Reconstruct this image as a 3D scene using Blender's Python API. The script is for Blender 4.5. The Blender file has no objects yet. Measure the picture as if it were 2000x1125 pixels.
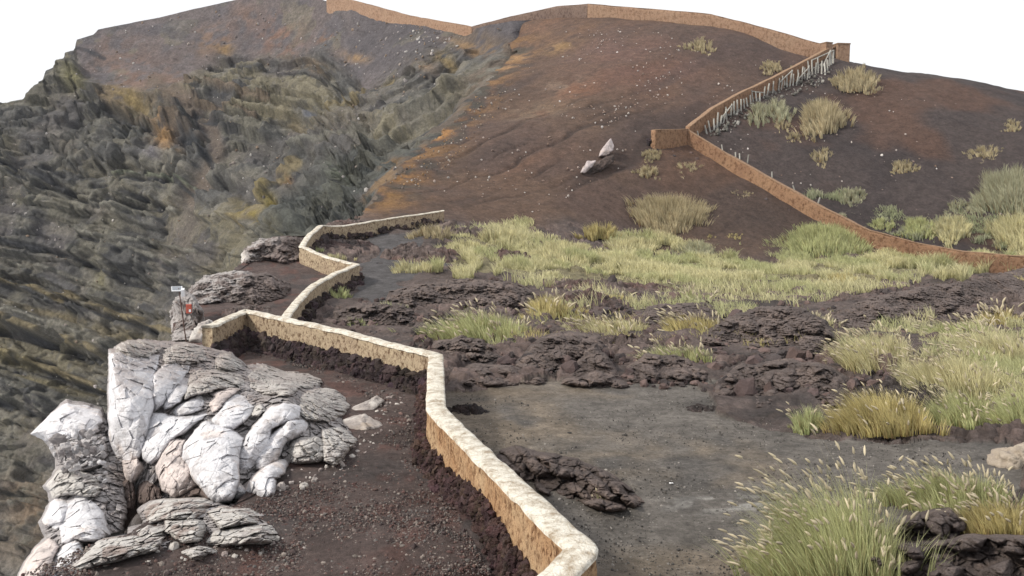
import bpy, bmesh, math, random
import numpy as np
from mathutils import Vector

# ------------------------------------------------------------------ camera, sky, sun, exposure
F = 1650.0; YH = 395.0; PITCH = math.atan((562.5 - YH) / F)
SC = bpy.context.scene
cam_d = bpy.data.cameras.new('camera'); cam = bpy.data.objects.new('camera', cam_d)
SC.collection.objects.link(cam); SC.camera = cam
cam_d.sensor_width = 36; cam_d.lens = 36 * F / 2000; cam_d.clip_start = 0.1; cam_d.clip_end = 3000
cam.location = (0, 0, 0); cam.rotation_euler = (math.pi / 2 - PITCH, 0, 0)

SUN_AZ, SUN_EL = math.radians(-112), math.radians(40)
world = bpy.data.worlds.new('World'); SC.world = world; world.use_nodes = True
wn, wl = world.node_tree.nodes, world.node_tree.links
bg = wn['Background']; sky = wn.new('ShaderNodeTexSky'); sky.sky_type = 'NISHITA'; sky.sun_disc = False
sky.sun_elevation = SUN_EL; sky.sun_rotation = SUN_AZ; sky.dust_density = 3
mx = wn.new('ShaderNodeMix'); mx.data_type = 'RGBA'; mx.inputs[0].default_value = 0.88
mx.inputs[7].default_value = (7.7, 7.75, 7.85, 1)          # the even cloud sheet
wl.new(sky.outputs[0], mx.inputs[6]); wl.new(mx.outputs[2], bg.inputs[0]); bg.inputs[1].default_value = 0.1
sun_d = bpy.data.lights.new('sun', 'SUN'); sun_d.energy = 2.5; sun_d.angle = math.radians(8); sun_d.color = (1, .93, .82)
sun = bpy.data.objects.new('sun', sun_d); SC.collection.objects.link(sun)
to_sun = Vector((math.sin(SUN_AZ) * math.cos(SUN_EL), math.cos(SUN_AZ) * math.cos(SUN_EL), math.sin(SUN_EL)))
sun.rotation_euler = to_sun.to_track_quat('Z', 'Y').to_euler()
SC.view_settings.view_transform = 'Standard'; SC.view_settings.look = 'None'
SC.view_settings.exposure = 0.55; SC.view_settings.gamma = 1

rng = np.random.default_rng(7)
# ------------------------------------------------------------------ numeric helpers
def hash3(ix, iy, iz, s):
    h = (ix.astype(np.int64) * 374761393 + iy.astype(np.int64) * 668265263 + iz.astype(np.int64) * 1274126177 + s * 974634777) & 0xFFFFFFFF
    h = h.astype(np.uint32); h ^= h >> np.uint32(15); h = h * np.uint32(2246822519)
    h ^= h >> np.uint32(13); h = h * np.uint32(3266489917); h ^= h >> np.uint32(16)
    return h.astype(np.float32) / np.float32(4294967296)
def vn(P, s=0):
    P = np.asarray(P, np.float64); I = np.floor(P); f = (P - I).astype(np.float32)
    w = f * f * f * (f * (f * 6 - 15) + 10); I = I.astype(np.int64); r = 0
    for dx in (0, 1):
        wx = w[:, 0] if dx else 1 - w[:, 0]
        for dy in (0, 1):
            wy = w[:, 1] if dy else 1 - w[:, 1]
            for dz in (0, 1):
                wz = w[:, 2] if dz else 1 - w[:, 2]
                r = r + wx * wy * wz * hash3(I[:, 0] + dx, I[:, 1] + dy, I[:, 2] + dz, s)
    return r * 2 - 1
def fbm(P, o=4, s=0, g=.5):
    P = np.asarray(P, np.float64); r = 0; a = 1; t = 0
    for k in range(o):
        r = r + a * vn(P * 2.03 ** k + k * 17.3, s + k); t += a; a *= g
    return r / t
def ridge(P, o=4, s=0, g=.5):
    P = np.asarray(P, np.float64); r = 0; a = 1; t = 0
    for k in range(o):
        n = 1 - np.abs(vn(P * 2.07 ** k + k * 11.7, s + k)) * 1.6; r = r + a * np.clip(n, -.3, 1); t += a; a *= g
    return r / t
def vor(P, s=0):
    P = np.asarray(P, np.float64); I = np.floor(P).astype(np.int64); f1 = np.full(len(P), 9.); f2 = f1.copy(); idv = np.zeros(len(P))
    for dx in (-1, 0, 1):
        for dy in (-1, 0, 1):
            for dz in (-1, 0, 1):
                c = I + (dx, dy, dz); h = [hash3(c[:, 0], c[:, 1], c[:, 2], s + q) for q in range(4)]
                d = np.sqrt(sum((c[:, q] + h[q] - P[:, q]) ** 2 for q in range(3)))
                m = d < f1; f2 = np.where(m, f1, np.minimum(f2, d)); f1 = np.where(m, d, f1); idv = np.where(m, h[3], idv)
    return f1, f2, idv
def facet(P, s=0, slope=1.):
    """broken rock: every cell is a tilted flat face; returns height and closeness to the cell border"""
    P = np.asarray(P, np.float64); I = np.floor(P).astype(np.int64); f1 = np.full(len(P), 9.); f2 = f1.copy(); idv = np.zeros(len(P)); vec = np.zeros((len(P), 3))
    for dx in (-1, 0, 1):
        for dy in (-1, 0, 1):
            for dz in (-1, 0, 1):
                c = I + (dx, dy, dz); v = P - np.stack([c[:, q] + hash3(c[:, 0], c[:, 1], c[:, 2], s + q) for q in range(3)], -1); d = np.sqrt((v * v).sum(1)); m = d < f1
                f2 = np.where(m, f1, np.minimum(f2, d)); f1 = np.where(m, d, f1); idv = np.where(m, hash3(c[:, 0], c[:, 1], c[:, 2], s + 3), idv); vec[m] = v[m]
    k = np.stack([np.mod(idv * w, 1) - .5 for w in (7.31, 13.7, 29.3)], -1)
    return (idv - .5) + slope * (k * vec).sum(1) * 1.6, f2 - f1, idv
def sst(a, b, x): t = np.clip((x - a) / (b - a), 0, 1); return t * t * (3 - 2 * t)
def mixc(c, d, m): return c * (1 - m[:, None]) + np.asarray(d) * m[:, None]
def lum(P2, m):   # multiply helper
    return P2 * m[:, None]

CP, SP = math.cos(PITCH), math.sin(PITCH)
def ray(px, py):
    px = np.asarray(px, float); py = np.asarray(py, float); a = (px - 1000) / F; b = (562.5 - py) / F
    return np.stack([a, CP + SP * b, -SP + CP * b], -1)
def U(px, py, d):
    r = ray(px, py); return r * (np.asarray(d, float) / r[..., 1])[..., None]
def TPS(X, z, lam=0.0):
    X = np.asarray(X, float); n = len(X); sc = 1 / 30.; Xs = X * sc
    r2 = ((Xs[:, None] - Xs[None]) ** 2).sum(-1); K = np.where(r2 > 0, .5 * r2 * np.log(r2 + 1e-30), 0) + lam * np.eye(n)
    A = np.zeros((n + 3, n + 3)); A[:n, :n] = K; Pm = np.c_[np.ones(n), Xs]; A[:n, n:] = Pm; A[n:, :n] = Pm.T
    w = np.linalg.solve(A, np.r_[z, 0, 0, 0])
    def ev(Q):
        Q = np.asarray(Q, float) * sc; out = np.empty(len(Q))
        for i in range(0, len(Q), 40000):
            q = Q[i:i + 40000]; r2 = ((q[:, None] - Xs[None]) ** 2).sum(-1)
            out[i:i + 40000] = (.5 * r2 * np.log(r2 + 1e-30)) @ w[:n] + w[n] + q @ w[n + 1:]
        return out
    return ev
def inpoly(Q, poly):
    x, y = Q[:, 0], Q[:, 1]; r = np.zeros(len(Q), bool); n = len(poly)
    for i in range(n):
        x1, y1 = poly[i]; x2, y2 = poly[(i + 1) % n]
        if y1 == y2: continue
        r ^= ((y1 > y) != (y2 > y)) & (x < (x2 - x1) * (y - y1) / (y2 - y1) + x1)
    return r
def pdist(Q, line):
    d = np.full(len(Q), 1e9)
    for (a, b) in zip(line[:-1], line[1:]):
        a = np.asarray(a, float); b = np.asarray(b, float); v = b - a
        t = np.clip(((Q - a) @ v) / (v @ v + 1e-12), 0, 1); d = np.minimum(d, np.linalg.norm(Q - a - t[:, None] * v, axis=1))
    return d

# ------------------------------------------------------------------ object helpers
def np_obj(name, V, Fc, mat, parent=None, col=None, smooth=True, origin=None):
    V = np.asarray(V, np.float32); Fc = np.asarray(Fc, np.int32); k = Fc.shape[1]
    if origin is not None: V = V - np.asarray(origin, np.float32)
    me = bpy.data.meshes.new(name); me.vertices.add(len(V)); me.vertices.foreach_set('co', V.ravel())
    me.loops.add(Fc.size); me.loops.foreach_set('vertex_index', Fc.ravel()); me.polygons.add(len(Fc))
    me.polygons.foreach_set('loop_start', np.arange(0, Fc.size, k, dtype=np.int32))
    me.polygons.foreach_set('use_smooth', np.full(len(Fc), smooth)); me.update(calc_edges=True)
    if col is not None:
        c = np.ones((len(V), 4), np.float32); c[:, :3] = col
        a = me.color_attributes.new('Col', 'FLOAT_COLOR', 'POINT'); a.data.foreach_set('color', c.ravel())
    me.materials.append(mat); o = bpy.data.objects.new(name, me); SC.collection.objects.link(o)
    if origin is not None: o.location = tuple(float(v) for v in origin)
    if parent is not None:
        o.parent = parent
        if origin is not None: o.location = tuple(np.asarray(origin, float) - np.asarray(parent.location))
        else: o.location = tuple(-np.asarray(parent.location))
    return o
def empty(name, loc): o = bpy.data.objects.new(name, None); o.location = tuple(map(float, loc)); SC.collection.objects.link(o); return o
def tag(o, label, cat, group=None, kind=None):
    o['label'] = label; o['category'] = cat
    if group: o['group'] = group
    if kind: o['kind'] = kind
    return o
def grid_faces(nr, nc):
    i = np.arange(nr - 1)[:, None] * nc + np.arange(nc - 1)[None]; i = i.ravel()
    return np.stack([i, i + 1, i + nc + 1, i + nc], -1)
def compact(V, Fc, col=None):
    u, inv = np.unique(Fc.ravel(), return_inverse=True); Fn = inv.reshape(Fc.shape)
    return (V[u], Fn, None if col is None else col[u])
ICO = {}
def ico(n):
    if n not in ICO:
        bm = bmesh.new(); bmesh.ops.create_icosphere(bm, subdivisions=n, radius=1)
        ICO[n] = (np.array([v.co[:] for v in bm.verts]), np.array([[v.index for v in f.verts] for f in bm.faces])); bm.free()
    return ICO[n]
def merge(lst):
    V = []; Fc = []; C = []; o = 0
    for v, f, c in lst: V.append(v); Fc.append(f + o); C.append(c); o += len(v)
    return np.concatenate(V), np.concatenate(Fc), np.concatenate(C)

# ------------------------------------------------------------------ materials
def nmat(name, rough=.95):
    m = bpy.data.materials.new(name); m.use_nodes = True; nt = m.node_tree; b = nt.nodes['Principled BSDF']
    b.inputs['Roughness'].default_value = rough; b.inputs['Specular IOR Level'].default_value = .25
    return m, nt, b
def N(nt, t, **k):
    n = nt.nodes.new(t)
    for a, v in k.items():
        if a in n.inputs.keys(): n.inputs[a].default_value = v
        else: setattr(n, a, v)
    return n
def noise(nt, scale, detail=6, rough=.6, vec=None):
    n = N(nt, 'ShaderNodeTexNoise', Scale=scale, Detail=detail, Roughness=rough)
    if vec is not None: nt.links.new(vec, n.inputs['Vector'])
    return n
def ramp(nt, fac, stops):
    r = nt.nodes.new('ShaderNodeValToRGB'); nt.links.new(fac, r.inputs[0]); e = r.color_ramp.elements
    while len(e) < len(stops): e.new(.5)
    for q, (p, c) in zip(e, stops): q.position = p; q.color = (*c, 1) if len(c) == 3 else (c[0],) * 3 + (1,)
    return r.outputs[0]
def mul(nt, a, b, mode='MULTIPLY', fac=1.):
    m = nt.nodes.new('ShaderNodeMix'); m.data_type = 'RGBA'; m.blend_type = mode
    if isinstance(fac, float): m.inputs[0].default_value = fac
    else: nt.links.new(fac, m.inputs[0])
    for s, v in ((6, a), (7, b)):
        if isinstance(v, tuple): m.inputs[s].default_value = (*v, 1)
        else: nt.links.new(v, m.inputs[s])
    return m.outputs[2]
def bump(nt, b, hs, dist, strength=1.):
    bp = N(nt, 'ShaderNodeBump', Strength=strength, Distance=dist); nt.links.new(hs, bp.inputs['Height']); nt.links.new(bp.outputs[0], b.inputs['Normal'])
def attr_mat(name, scales, contrast, bdist, bstr=1., rough=.95):
    """surface coloured per point from the mesh, broken up by fine procedural grain"""
    m, nt, b = nmat(name, rough); at = N(nt, 'ShaderNodeAttribute', attribute_name='Col'); geo = nt.nodes.new('ShaderNodeNewGeometry'); c = at.outputs['Color']; hs = None
    for sc in scales:
        n = noise(nt, sc, 5, .65, geo.outputs['Position'])
        c = mul(nt, c, ramp(nt, n.outputs['Fac'], [(.3, (1 - contrast,)), (.7, (1 + contrast,))]))
        hs = n.outputs['Fac'] if hs is None else None or hs
    n2 = noise(nt, scales[-1] * 1.0, 6, .7, geo.outputs['Position'])
    nt.links.new(c, b.inputs['Base Color']); bump(nt, b, n2.outputs['Fac'], bdist, bstr); return m
M_GROUND = attr_mat('cinder_ground', (1.3, 4, 14, 75), .30, .05, 1.)
M_HILL = M_GROUND
M_CLIFF = attr_mat('crater_rock', (.5, 2.0, 5), .24, .22, 1.)
M_ROCK = attr_mat('weathered_rock', (3, 22), .14, .035, .8)
M_LAVA = attr_mat('lava_rock', (5, 30), .34, .09, 1.)
M_WOOD = attr_mat('weathered_wood', (3, 30), .25, .02, .6)
def grass_mat():
    m, nt, b = nmat('grass_blade', .7); at = N(nt, 'ShaderNodeAttribute', attribute_name='Col'); geo = nt.nodes.new('ShaderNodeNewGeometry')
    n = noise(nt, 2.2, 3, .5, geo.outputs['Position']); c = mul(nt, at.outputs['Color'], ramp(nt, n.outputs['Fac'], [(.3, (.8,)), (.7, (1.15,))]))
    nt.links.new(c, b.inputs['Base Color']); tr = nt.nodes.new('ShaderNodeBsdfTranslucent'); nt.links.new(c, tr.inputs[0])
    ms = nt.nodes.new('ShaderNodeMixShader'); ms.inputs[0].default_value = .35; nt.links.new(b.outputs[0], ms.inputs[1]); nt.links.new(tr.outputs[0], ms.inputs[2])
    nt.links.new(ms.outputs[0], nt.nodes['Material Output'].inputs[0]); return m
M_GRASS = grass_mat()
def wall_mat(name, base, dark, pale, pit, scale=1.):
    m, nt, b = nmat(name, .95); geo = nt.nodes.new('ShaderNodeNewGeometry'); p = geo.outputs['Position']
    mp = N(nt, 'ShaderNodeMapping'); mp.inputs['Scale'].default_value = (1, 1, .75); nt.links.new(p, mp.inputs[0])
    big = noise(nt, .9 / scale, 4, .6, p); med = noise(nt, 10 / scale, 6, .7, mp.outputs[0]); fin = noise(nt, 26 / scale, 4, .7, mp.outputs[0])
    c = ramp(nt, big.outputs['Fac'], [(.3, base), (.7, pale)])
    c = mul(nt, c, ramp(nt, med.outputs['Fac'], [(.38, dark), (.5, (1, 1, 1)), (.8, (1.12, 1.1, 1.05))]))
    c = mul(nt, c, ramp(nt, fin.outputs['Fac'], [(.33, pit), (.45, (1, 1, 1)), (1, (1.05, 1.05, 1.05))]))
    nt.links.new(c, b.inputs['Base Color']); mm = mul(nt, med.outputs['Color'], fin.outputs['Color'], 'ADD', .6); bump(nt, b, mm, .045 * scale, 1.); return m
M_WALL_NEAR = wall_mat('rough_ochre_render', (.34, .185, .09), (.38, .30, .25), (.47, .34, .21), (.34, .26, .22))
M_WALL_MID = wall_mat('pale_tan_render', (.36, .28, .20), (.30, .23, .19), (.42, .34, .235), (.42, .35, .3))
M_WALL_HILL = wall_mat('red_brown_masonry', (.22, .125, .078), (.5, .44, .4), (.29, .18, .11), (.45, .4, .38), 2.5)
M_WALL_RIDGE = wall_mat('tan_masonry', (.27, .17, .115), (.65, .6, .56), (.31, .21, .145), (.6, .52, .5), 3.)
def cap_mat(name, base, dirt):
    m, nt, b = nmat(name, .9); geo = nt.nodes.new('ShaderNodeNewGeometry'); p = geo.outputs['Position']
    n = noise(nt, 5, 6, .7, p); n2 = noise(nt, 28, 4, .6, p); v = N(nt, 'ShaderNodeTexVoronoi', Scale=4.5, feature='DISTANCE_TO_EDGE'); nt.links.new(p, v.inputs['Vector'])
    c = ramp(nt, n.outputs['Fac'], [(.36, dirt), (.56, base)]); c = mul(nt, c, ramp(nt, n2.outputs['Fac'], [(.3, (.8, .77, .72)), (.55, (1, 1, 1))]))
    c = mul(nt, c, ramp(nt, v.outputs['Distance'], [(.0, (.82, .78, .72)), (.025, (1, 1, 1))]))
    nt.links.new(c, b.inputs['Base Color']); bump(nt, b, n2.outputs['Fac'], .03, 1.); return m
M_CAP = cap_mat('whitewashed_coping', (.68, .65, .58), (.36, .30, .23)); M_CAP_HILL = cap_mat('brown_coping', (.30, .20, .13), (.19, .12, .08))
def flat_mat(name, c, rough=.5, metal=0.):
    m, nt, b = nmat(name, rough); n = noise(nt, 12, 4, .6); nt.links.new(mul(nt, c, ramp(nt, n.outputs['Fac'], [(.3, (.75,)), (.7, (1.15,))])), b.inputs['Base Color']); b.inputs['Metallic'].default_value = metal; return m
# ------------------------------------------------------------------ the walls' lines (top centre: photo x, y, metres away)
W_NEAR = [(760, 1750, 5.2), (1035, 1178, 7.35), (1138, 1072, 8.3), (1010, 950, 10.4), (905, 850, 12.9), (851, 797, 14.4), (851, 692, 19.4)]
W_MID1 = [(851, 692, 19.4), (660, 644, 22.2), (480, 605, 25.2), (404, 638, 22.8)]
W_MID2 = [(540, 640, 26.6), (578, 590, 30.5), (612, 556, 34), (655, 533, 37.5), (697, 516, 40), (640, 502, 42.2), (589, 481, 44), (606, 456, 47.5), (627, 440, 50), (668, 441, 51), (760, 426, 53.5), (865, 411, 56)]
W_HILL1 = [(1276, 254, 79), (1342, 251, 82), (1420, 299, 79.5), (1500, 344, 76.5), (1610, 405, 72.5), (1700, 449, 70), (1790, 473, 68.5), (1880, 490, 67), (1990, 499, 66), (2200, 515, 64)]
W_HILL2 = [(1344, 247, 82.3), (1390, 210, 86), (1440, 183, 90), (1500, 155, 95), (1560, 124, 100), (1622, 91, 105.5)]
W_RIDGE1 = [(640, -12, 172), (690, 0, 166), (800, 30, 148), (925, 52, 131)]
W_RIDGE2 = [(925, 52, 131), (1000, 32, 127), (1090, 13, 122.5), (1149, 8, 120)]
W_RIDGE3 = [(1149, 8, 120), (1280, 18, 116), (1390, 28, 112.5), (1500, 56, 109), (1600, 85, 106.5), (1622, 89, 106)]
def WP(l): return np.array([U(*p) for p in l])
CTRL = []
for l, h in ((W_NEAR, .93), (W_MID1, .98), (W_MID2, .85), (W_HILL1, 1.45), (W_HILL2, 1.35), (W_RIDGE2, 1.4), (W_RIDGE3, 1.75)):
    for p in WP(l): CTRL.append((p[0], p[1], p[2] - h))
for p in [(1400, 1100, 10.5), (1150, 900, 14.6), (1400, 880, 15.2), (1200, 765, 19.9), (1000, 760, 20.2), (1600, 830, 16.8), (1500, 540, 55), (1250, 530, 54), (1000, 440, 62.5),
          (1240, 462, 66), (1480, 500, 66), (720, 535, 42), (790, 490, 49), (1100, 525, 51), (760, 625, 31.5), (1000, 645, 28.5), (1300, 620, 33), (1500, 620, 33), (1850, 640, 30), (1960, 560, 44), (1800, 530, 56),
          (1900, 720, 21), (1900, 850, 15.6), (1900, 1090, 9.4), (1650, 1100, 9.9), (880, 1015, 11), (700, 1000, 11.7), (450, 1100, 10), (200, 1120, 9.6), (790, 850, 15.7),
          (600, 705, 23), (430, 685, 24), (500, 600, 33), (600, 535, 42), (440, 575, 36), (540, 505, 45), (600, 478, 47.5), (345, 650, 29), (250, 690, 23), (130, 900, 14.4), (80, 1100, 10.6), (300, 850, 15.8),
          (715, 415, 62), (745, 370, 67), (790, 320, 74), (850, 265, 83), (905, 212, 91.5), (960, 150, 102), (1010, 97, 113), (1130, 415, 66), (1350, 380, 74),
          (1660, 122, 107), (1750, 143, 109), (1850, 172, 112), (2000, 214, 116), (2300, 310, 122), (1900, 475, 71), (2300, 560, 58), (2600, 900, 13), (2700, 560, 50)]:
    q = U(*p); CTRL.append(tuple(q))
for p, dz in (((1150, 30, 120), -14), ((1400, 60, 113), -14), ((1660, 120, 107), -13), ((2000, 214, 116), -13), ((930, 75, 130), -12), ((2300, 310, 122), -13)):
    q = U(*p); CTRL.append((q[0] * 1.3, q[1] * 1.3, q[2] + dz))
CTRL += [(0, 0, -1.75), (1.5, 0, -1.75), (-2, 0, -2.2), (0, 3, -2.6), (6, 2, -3.3), (-5, 2, -4.0), (12, 3, -3.6), (-6, -6, -4), (6, -6, -2.5)]
CT = np.array(CTRL); HZ = TPS(CT[:, :2], CT[:, 2], 1e-4)
# lowered floor under the bleached boulders at the crater edge
PIT = [(300, 880, 14), (400, 900, 13.4), (220, 930, 13.4), (480, 830, 15), (560, 780, 16.5), (330, 760, 17.5), (440, 760, 17), (150, 1000, 12.6), (270, 700, 21), (600, 850, 15), (230, 800, 16)]
PITW = np.array([U(*p)[:2] for p in PIT])
def pit(Q):
    d = np.min(((Q[:, None] - PITW[None]) ** 2).sum(-1), 1); return .0 * d
GX0, GY0, GS = -45., -8., .5
gx = np.arange(GX0, 130, GS); gy = np.arange(GY0, 150, GS); GXX, GYY = np.meshgrid(gx, gy)
GH = HZ(np.c_[GXX.ravel(), GYY.ravel()]).reshape(GXX.shape)
def H(x, y):
    x = np.asarray(x, float); y = np.asarray(y, float)
    fx = np.clip((x - GX0) / GS, 0, len(gx) - 1.001); fy = np.clip((y - GY0) / GS, 0, len(gy) - 1.001); i = fx.astype(int); j = fy.astype(int); a = fx - i; b = fy - j
    return (GH[j, i] * (1 - a) + GH[j, i + 1] * a) * (1 - b) + (GH[j + 1, i] * (1 - a) + GH[j + 1, i + 1] * a) * b
def hit(px, py, d0=6., d1=140.):
    px = np.atleast_1d(np.asarray(px, float)); py = np.atleast_1d(np.asarray(py, float)); r = ray(px, py); r = r / r[:, 1:2]
    ds = np.geomspace(d0, d1, 420); res = np.full(len(px), d1); done = np.zeros(len(px), bool); prev = ds[0]
    for d in ds[1:]:
        P = r * d; below = P[:, 2] < H(P[:, 0], P[:, 1]); new = below & ~done
        if new.any():
            lo = np.full(new.sum(), prev); hi = np.full(new.sum(), d); rr = r[new]
            for _ in range(14):
                mid = (lo + hi) / 2; Q = rr * mid[:, None]; bl = Q[:, 2] < H(Q[:, 0], Q[:, 1]); hi = np.where(bl, mid, hi); lo = np.where(bl, lo, mid)
            res[new] = hi; done |= new
        prev = d
    return r * res[:, None]
def hit1(px, py): return hit([px], [py])[0]

# ------------------------------------------------------------------ ground: one sheet, ledge + plain + cone
EDGE_PX = [(90, 1160, 9.2), (150, 1110, 9.9), (225, 1055, 10.9), (300, 1008, 11.8), (450, 985, 12.2), (510, 910, 13.6), (400, 800, 16), (280, 730, 19), (215, 690, 22.4), (330, 664, 26), (338, 640, 29), (345, 575, 35), (430, 540, 40), (478, 505, 44), (490, 480, 46.5), (590, 458, 50), (690, 436, 57.5)]
EDGE2_PX = [(715, 413, 62), (745, 368, 67), (790, 318, 74), (850, 263, 83), (905, 210, 91.5), (960, 148, 102), (1010, 97, 113), (985, 92, 118.5), (940, 84, 129), (912, 78, 134)]
EDGE = [tuple(U(*p)[:2]) for p in EDGE_PX]; EDGE2 = [tuple(U(*p)[:2]) for p in EDGE2_PX]
LAND = [(-5.5, -8), (-7.5, 3), (-6.8, 7)] + EDGE + EDGE2 + [(-7.5, 150), (-10, 240), (300, 240), (300, -8)]
az = np.radians(np.concatenate([np.linspace(-75, -33, 50, endpoint=False), np.linspace(-33, 33, 940, endpoint=False), np.linspace(33, 75, 50)]))
dr = np.concatenate([np.geomspace(1, 7, 30, endpoint=False), np.geomspace(7, 30, 420, endpoint=False), np.geomspace(30, 140, 420, endpoint=False), np.geomspace(140, 220, 14)])
A_, R_ = np.meshgrid(az, dr); X = (np.sin(A_) * R_).ravel(); Y = (np.cos(A_) * R_).ravel(); Q = np.c_[X, Y]
Z = HZ(Q); P3 = np.c_[X, Y, np.zeros_like(X)]
# regions (what the ground is made of)
wall_line = [tuple(p[:2]) for p in np.vstack([WP(W_NEAR), WP(W_MID1)[1:3], WP(W_MID2)])]
LEDGE = [(-7, -8), (-9, 3), (-9, 9)] + [(x - 2, y) for x, y in EDGE] + [tuple(p[:2]) for p in WP(W_MID2)[::-1]] + [tuple(p[:2]) for p in WP(W_MID1)[2:0:-1]] + [tuple(p[:2]) for p in WP(W_NEAR)[::-1]] + [(-1, -8)]
ledge = inpoly(Q, LEDGE).astype(float)
hb = np.array([U(*p)[:2] for p in [(715, 430, 59), (1000, 440, 62), (1240, 462, 66), (1480, 500, 66), (1700, 480, 68), (1990, 515, 65)]])
hby = np.interp(X, np.r_[-60, hb[:, 0], 200], np.r_[58, hb[:, 1], 60]); wob = fbm(P3 / 4, 3, 3) * 3
hill = sst(-2.5, 2.0, Y - hby + wob)
PATH = [U(*p)[:2] for p in [(1160, 1150, 8.5), (1000, 950, 12), (880, 850, 15.5), (872, 765, 19.5), (1000, 748, 20.8), (1380, 740, 21), (1420, 810, 17.6), (1560, 850, 16.0), (1990, 870, 14.9), (1990, 980, 12), (1500, 1150, 8.6)]]
path = inpoly(Q + np.c_[fbm(P3 * 1.3, 3, 9), fbm(P3 * 1.3, 3, 10)] * .5, PATH).astype(float)
gp = [U(*p)[:2] for p in [(700, 560, 36), (700, 530, 42), (740, 490, 49), (720, 470, 52), (830, 462, 53.5), (860, 500, 47), (800, 545, 40.5), (760, 600, 34)]]
greyp = inpoly(Q + np.c_[fbm(P3 * .6, 3, 19), fbm(P3 * .6, 3, 20)] * 1.2, gp).astype(float)
pm = pit(Q)
# relief
Z += ledge * (fbm(P3 * .9, 4, 21) * .06 + fbm(P3 * 7, 3, 22) * .012) - pm
Z += path * (fbm(P3 * .8, 4, 23) * .035 + fbm(P3 * 8, 2, 24) * .006)
rough = (1 - ledge) * (1 - path) * (1 - hill) * (1 - greyp); far = sst(8, 16, Y)
rmask = sst(-.15, .2, fbm(P3 * .3, 3, 27)); f1, f2, idv = vor(np.c_[X * 1.2 + fbm(P3, 2, 28) * .6, Y * 1.2 + fbm(P3, 2, 29) * .6, 0 * X], 30); f1b, f2b, idb = vor(np.c_[X * 3.6, Y * 3.6, 0 * X], 34)
Z += rough * far * (ridge(P3 * .35, 4, 25) * .30 - .12 + ridge(P3 * 1.7, 3, 26) * .07 + rmask * ((idv - .5) * .24 - sst(.12, 0, f2 - f1) * .14 + (idb - .5) * .09 + fbm(P3 * 9, 2, 35) * .03))
fd = np.array([-.72, -.69]); u = Q @ fd; v = Q @ np.array([-fd[1], fd[0]])
c3 = U(1080, 370, 77)[:2]; rillm = np.exp(-((Q - c3) ** 2).sum(1) / 130.)
warp = fbm(P3 / 6, 3, 30) * 1.6
rill = ridge(np.c_[(v + warp) / 2.0, u / 26, 0 * u], 2, 31); rill = sst(.62, .95, rill)
Z += hill * (fbm(P3 / 9, 4, 32) * .7 + fbm(P3 / 1.6, 3, 33) * .05 - rill * (.05 + .22 * rillm))
# ground colours, with the cone's flank turned from the light painted darker
c = np.tile(np.array([.108, .085, .079]), (len(X), 1)); n1 = fbm(P3 * .5, 4, 40); n2 = fbm(P3 * 2.5, 3, 41)
c = mixc(c, (.062, .052, .05), sst(-.1, .4, n1)); c = mixc(c, (.11, .083, .072), sst(.1, .5, n2) * .6)
cp_ = mixc(np.tile([.098, .094, .090], (len(X), 1)), (.135, .118, .098), sst(.0, .5, n1)); cp_ = mixc(cp_, (.075, .073, .072), sst(.05, .5, fbm(P3 * .7 + 5, 3, 44)))
pale = np.exp(-(((Q - U(1420, 955, 12.6)[:2]) / (.75, .35)) ** 2).sum(1)) * sst(-.1, .35, fbm(P3 * np.array([3, 6, 1]), 4, 45)); cp_ = cp_ * np.array([1.58, 1.50, 1.42]); cp_ = mixc(cp_, (.34, .33, .31), pale * .9)
brow = np.exp(-(((Q - U(960, 770, 19.8)[:2]) / (1.8, .8)) ** 2).sum(1)); cp_ = mixc(cp_, (.19, .14, .09), brow * .55)
c = mixc(c, (.145, .108, .098), rmask * (idv > .55) * .8); c = c * (1 + .25 * rmask[:, None] * (idb[:, None] - .5) * 2); c = mixc(c, cp_, path); c = mixc(c, (.088, .083, .085), greyp)
cl = mixc(np.tile([.090, .067, .062], (len(X), 1)), (.068, .056, .054), sst(-.05, .35, fbm(P3 * .8, 4, 46))); cl = mixc(cl, (.12, .062, .052), sst(.1, .45, fbm(P3 * np.array([2.2, 1.2, 1]), 3, 47)) * .6)
c = mixc(c, cl * 1.08, ledge); c = mixc(c, (.05, .042, .04), np.clip(pm * 1.5, 0, 1))
hl = np.array([p[:2] for p in WP(W_HILL1)[::-1]][:-2] + [p[:2] for p in WP(W_HILL2)]); order = np.argsort(hl[:, 1])
xs = np.interp(Y, hl[order, 1], hl[order, 0]); rightside = sst(-1, 2.5, X - xs + wob * .3)
ch = mixc(np.tile([.115, .078, .060], (len(X), 1)), (.098, .068, .058), sst(-.2, .3, fbm(P3 / 7, 4, 50))); ch = mixc(ch, (.15, .088, .060), sst(.1, .55, fbm(np.c_[v / 4, u / 13, 0 * u], 3, 51)) * .7)
ch = mixc(ch, (.075, .056, .052), sst(.05, .5, fbm(np.c_[v / 3 + 9, u / 16, 0 * u], 4, 52)) * .8); ch = mixc(ch, (.05, .038, .036), rill * np.clip(.25 + rillm, 0, .8))  # darker streaks downslope; rill grooves tinted darker too
cr = mixc(np.tile([.066, .054, .054], (len(X), 1)), (.048, .040, .042), sst(-.1, .35, fbm(P3 / 5, 4, 53))); cr = mixc(cr, (.105, .062, .046), sst(.1, .5, fbm(P3 / 8 + 3, 3, 54)) * .7)  # charcoal-brown right flank, darkened in colour because it faces away from the light
low = np.exp(-(((Q - U(1480, 430, 72)[:2]) / (9, 6)) ** 2).sum(1)); ch = mixc(ch, (.062, .047, .043), low * .9)
top = np.exp(-(((Q - U(1450, 110, 104)[:2]) / (12, 8)) ** 2).sum(1)); ch = mixc(ch, (.075, .057, .056), top * .8)
ch = mixc(ch, cr, rightside)
ed = pdist(Q, EDGE2); edm = np.exp(-(ed / 3.2) ** 2); en = fbm(P3 / 1.8, 4, 55)
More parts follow.
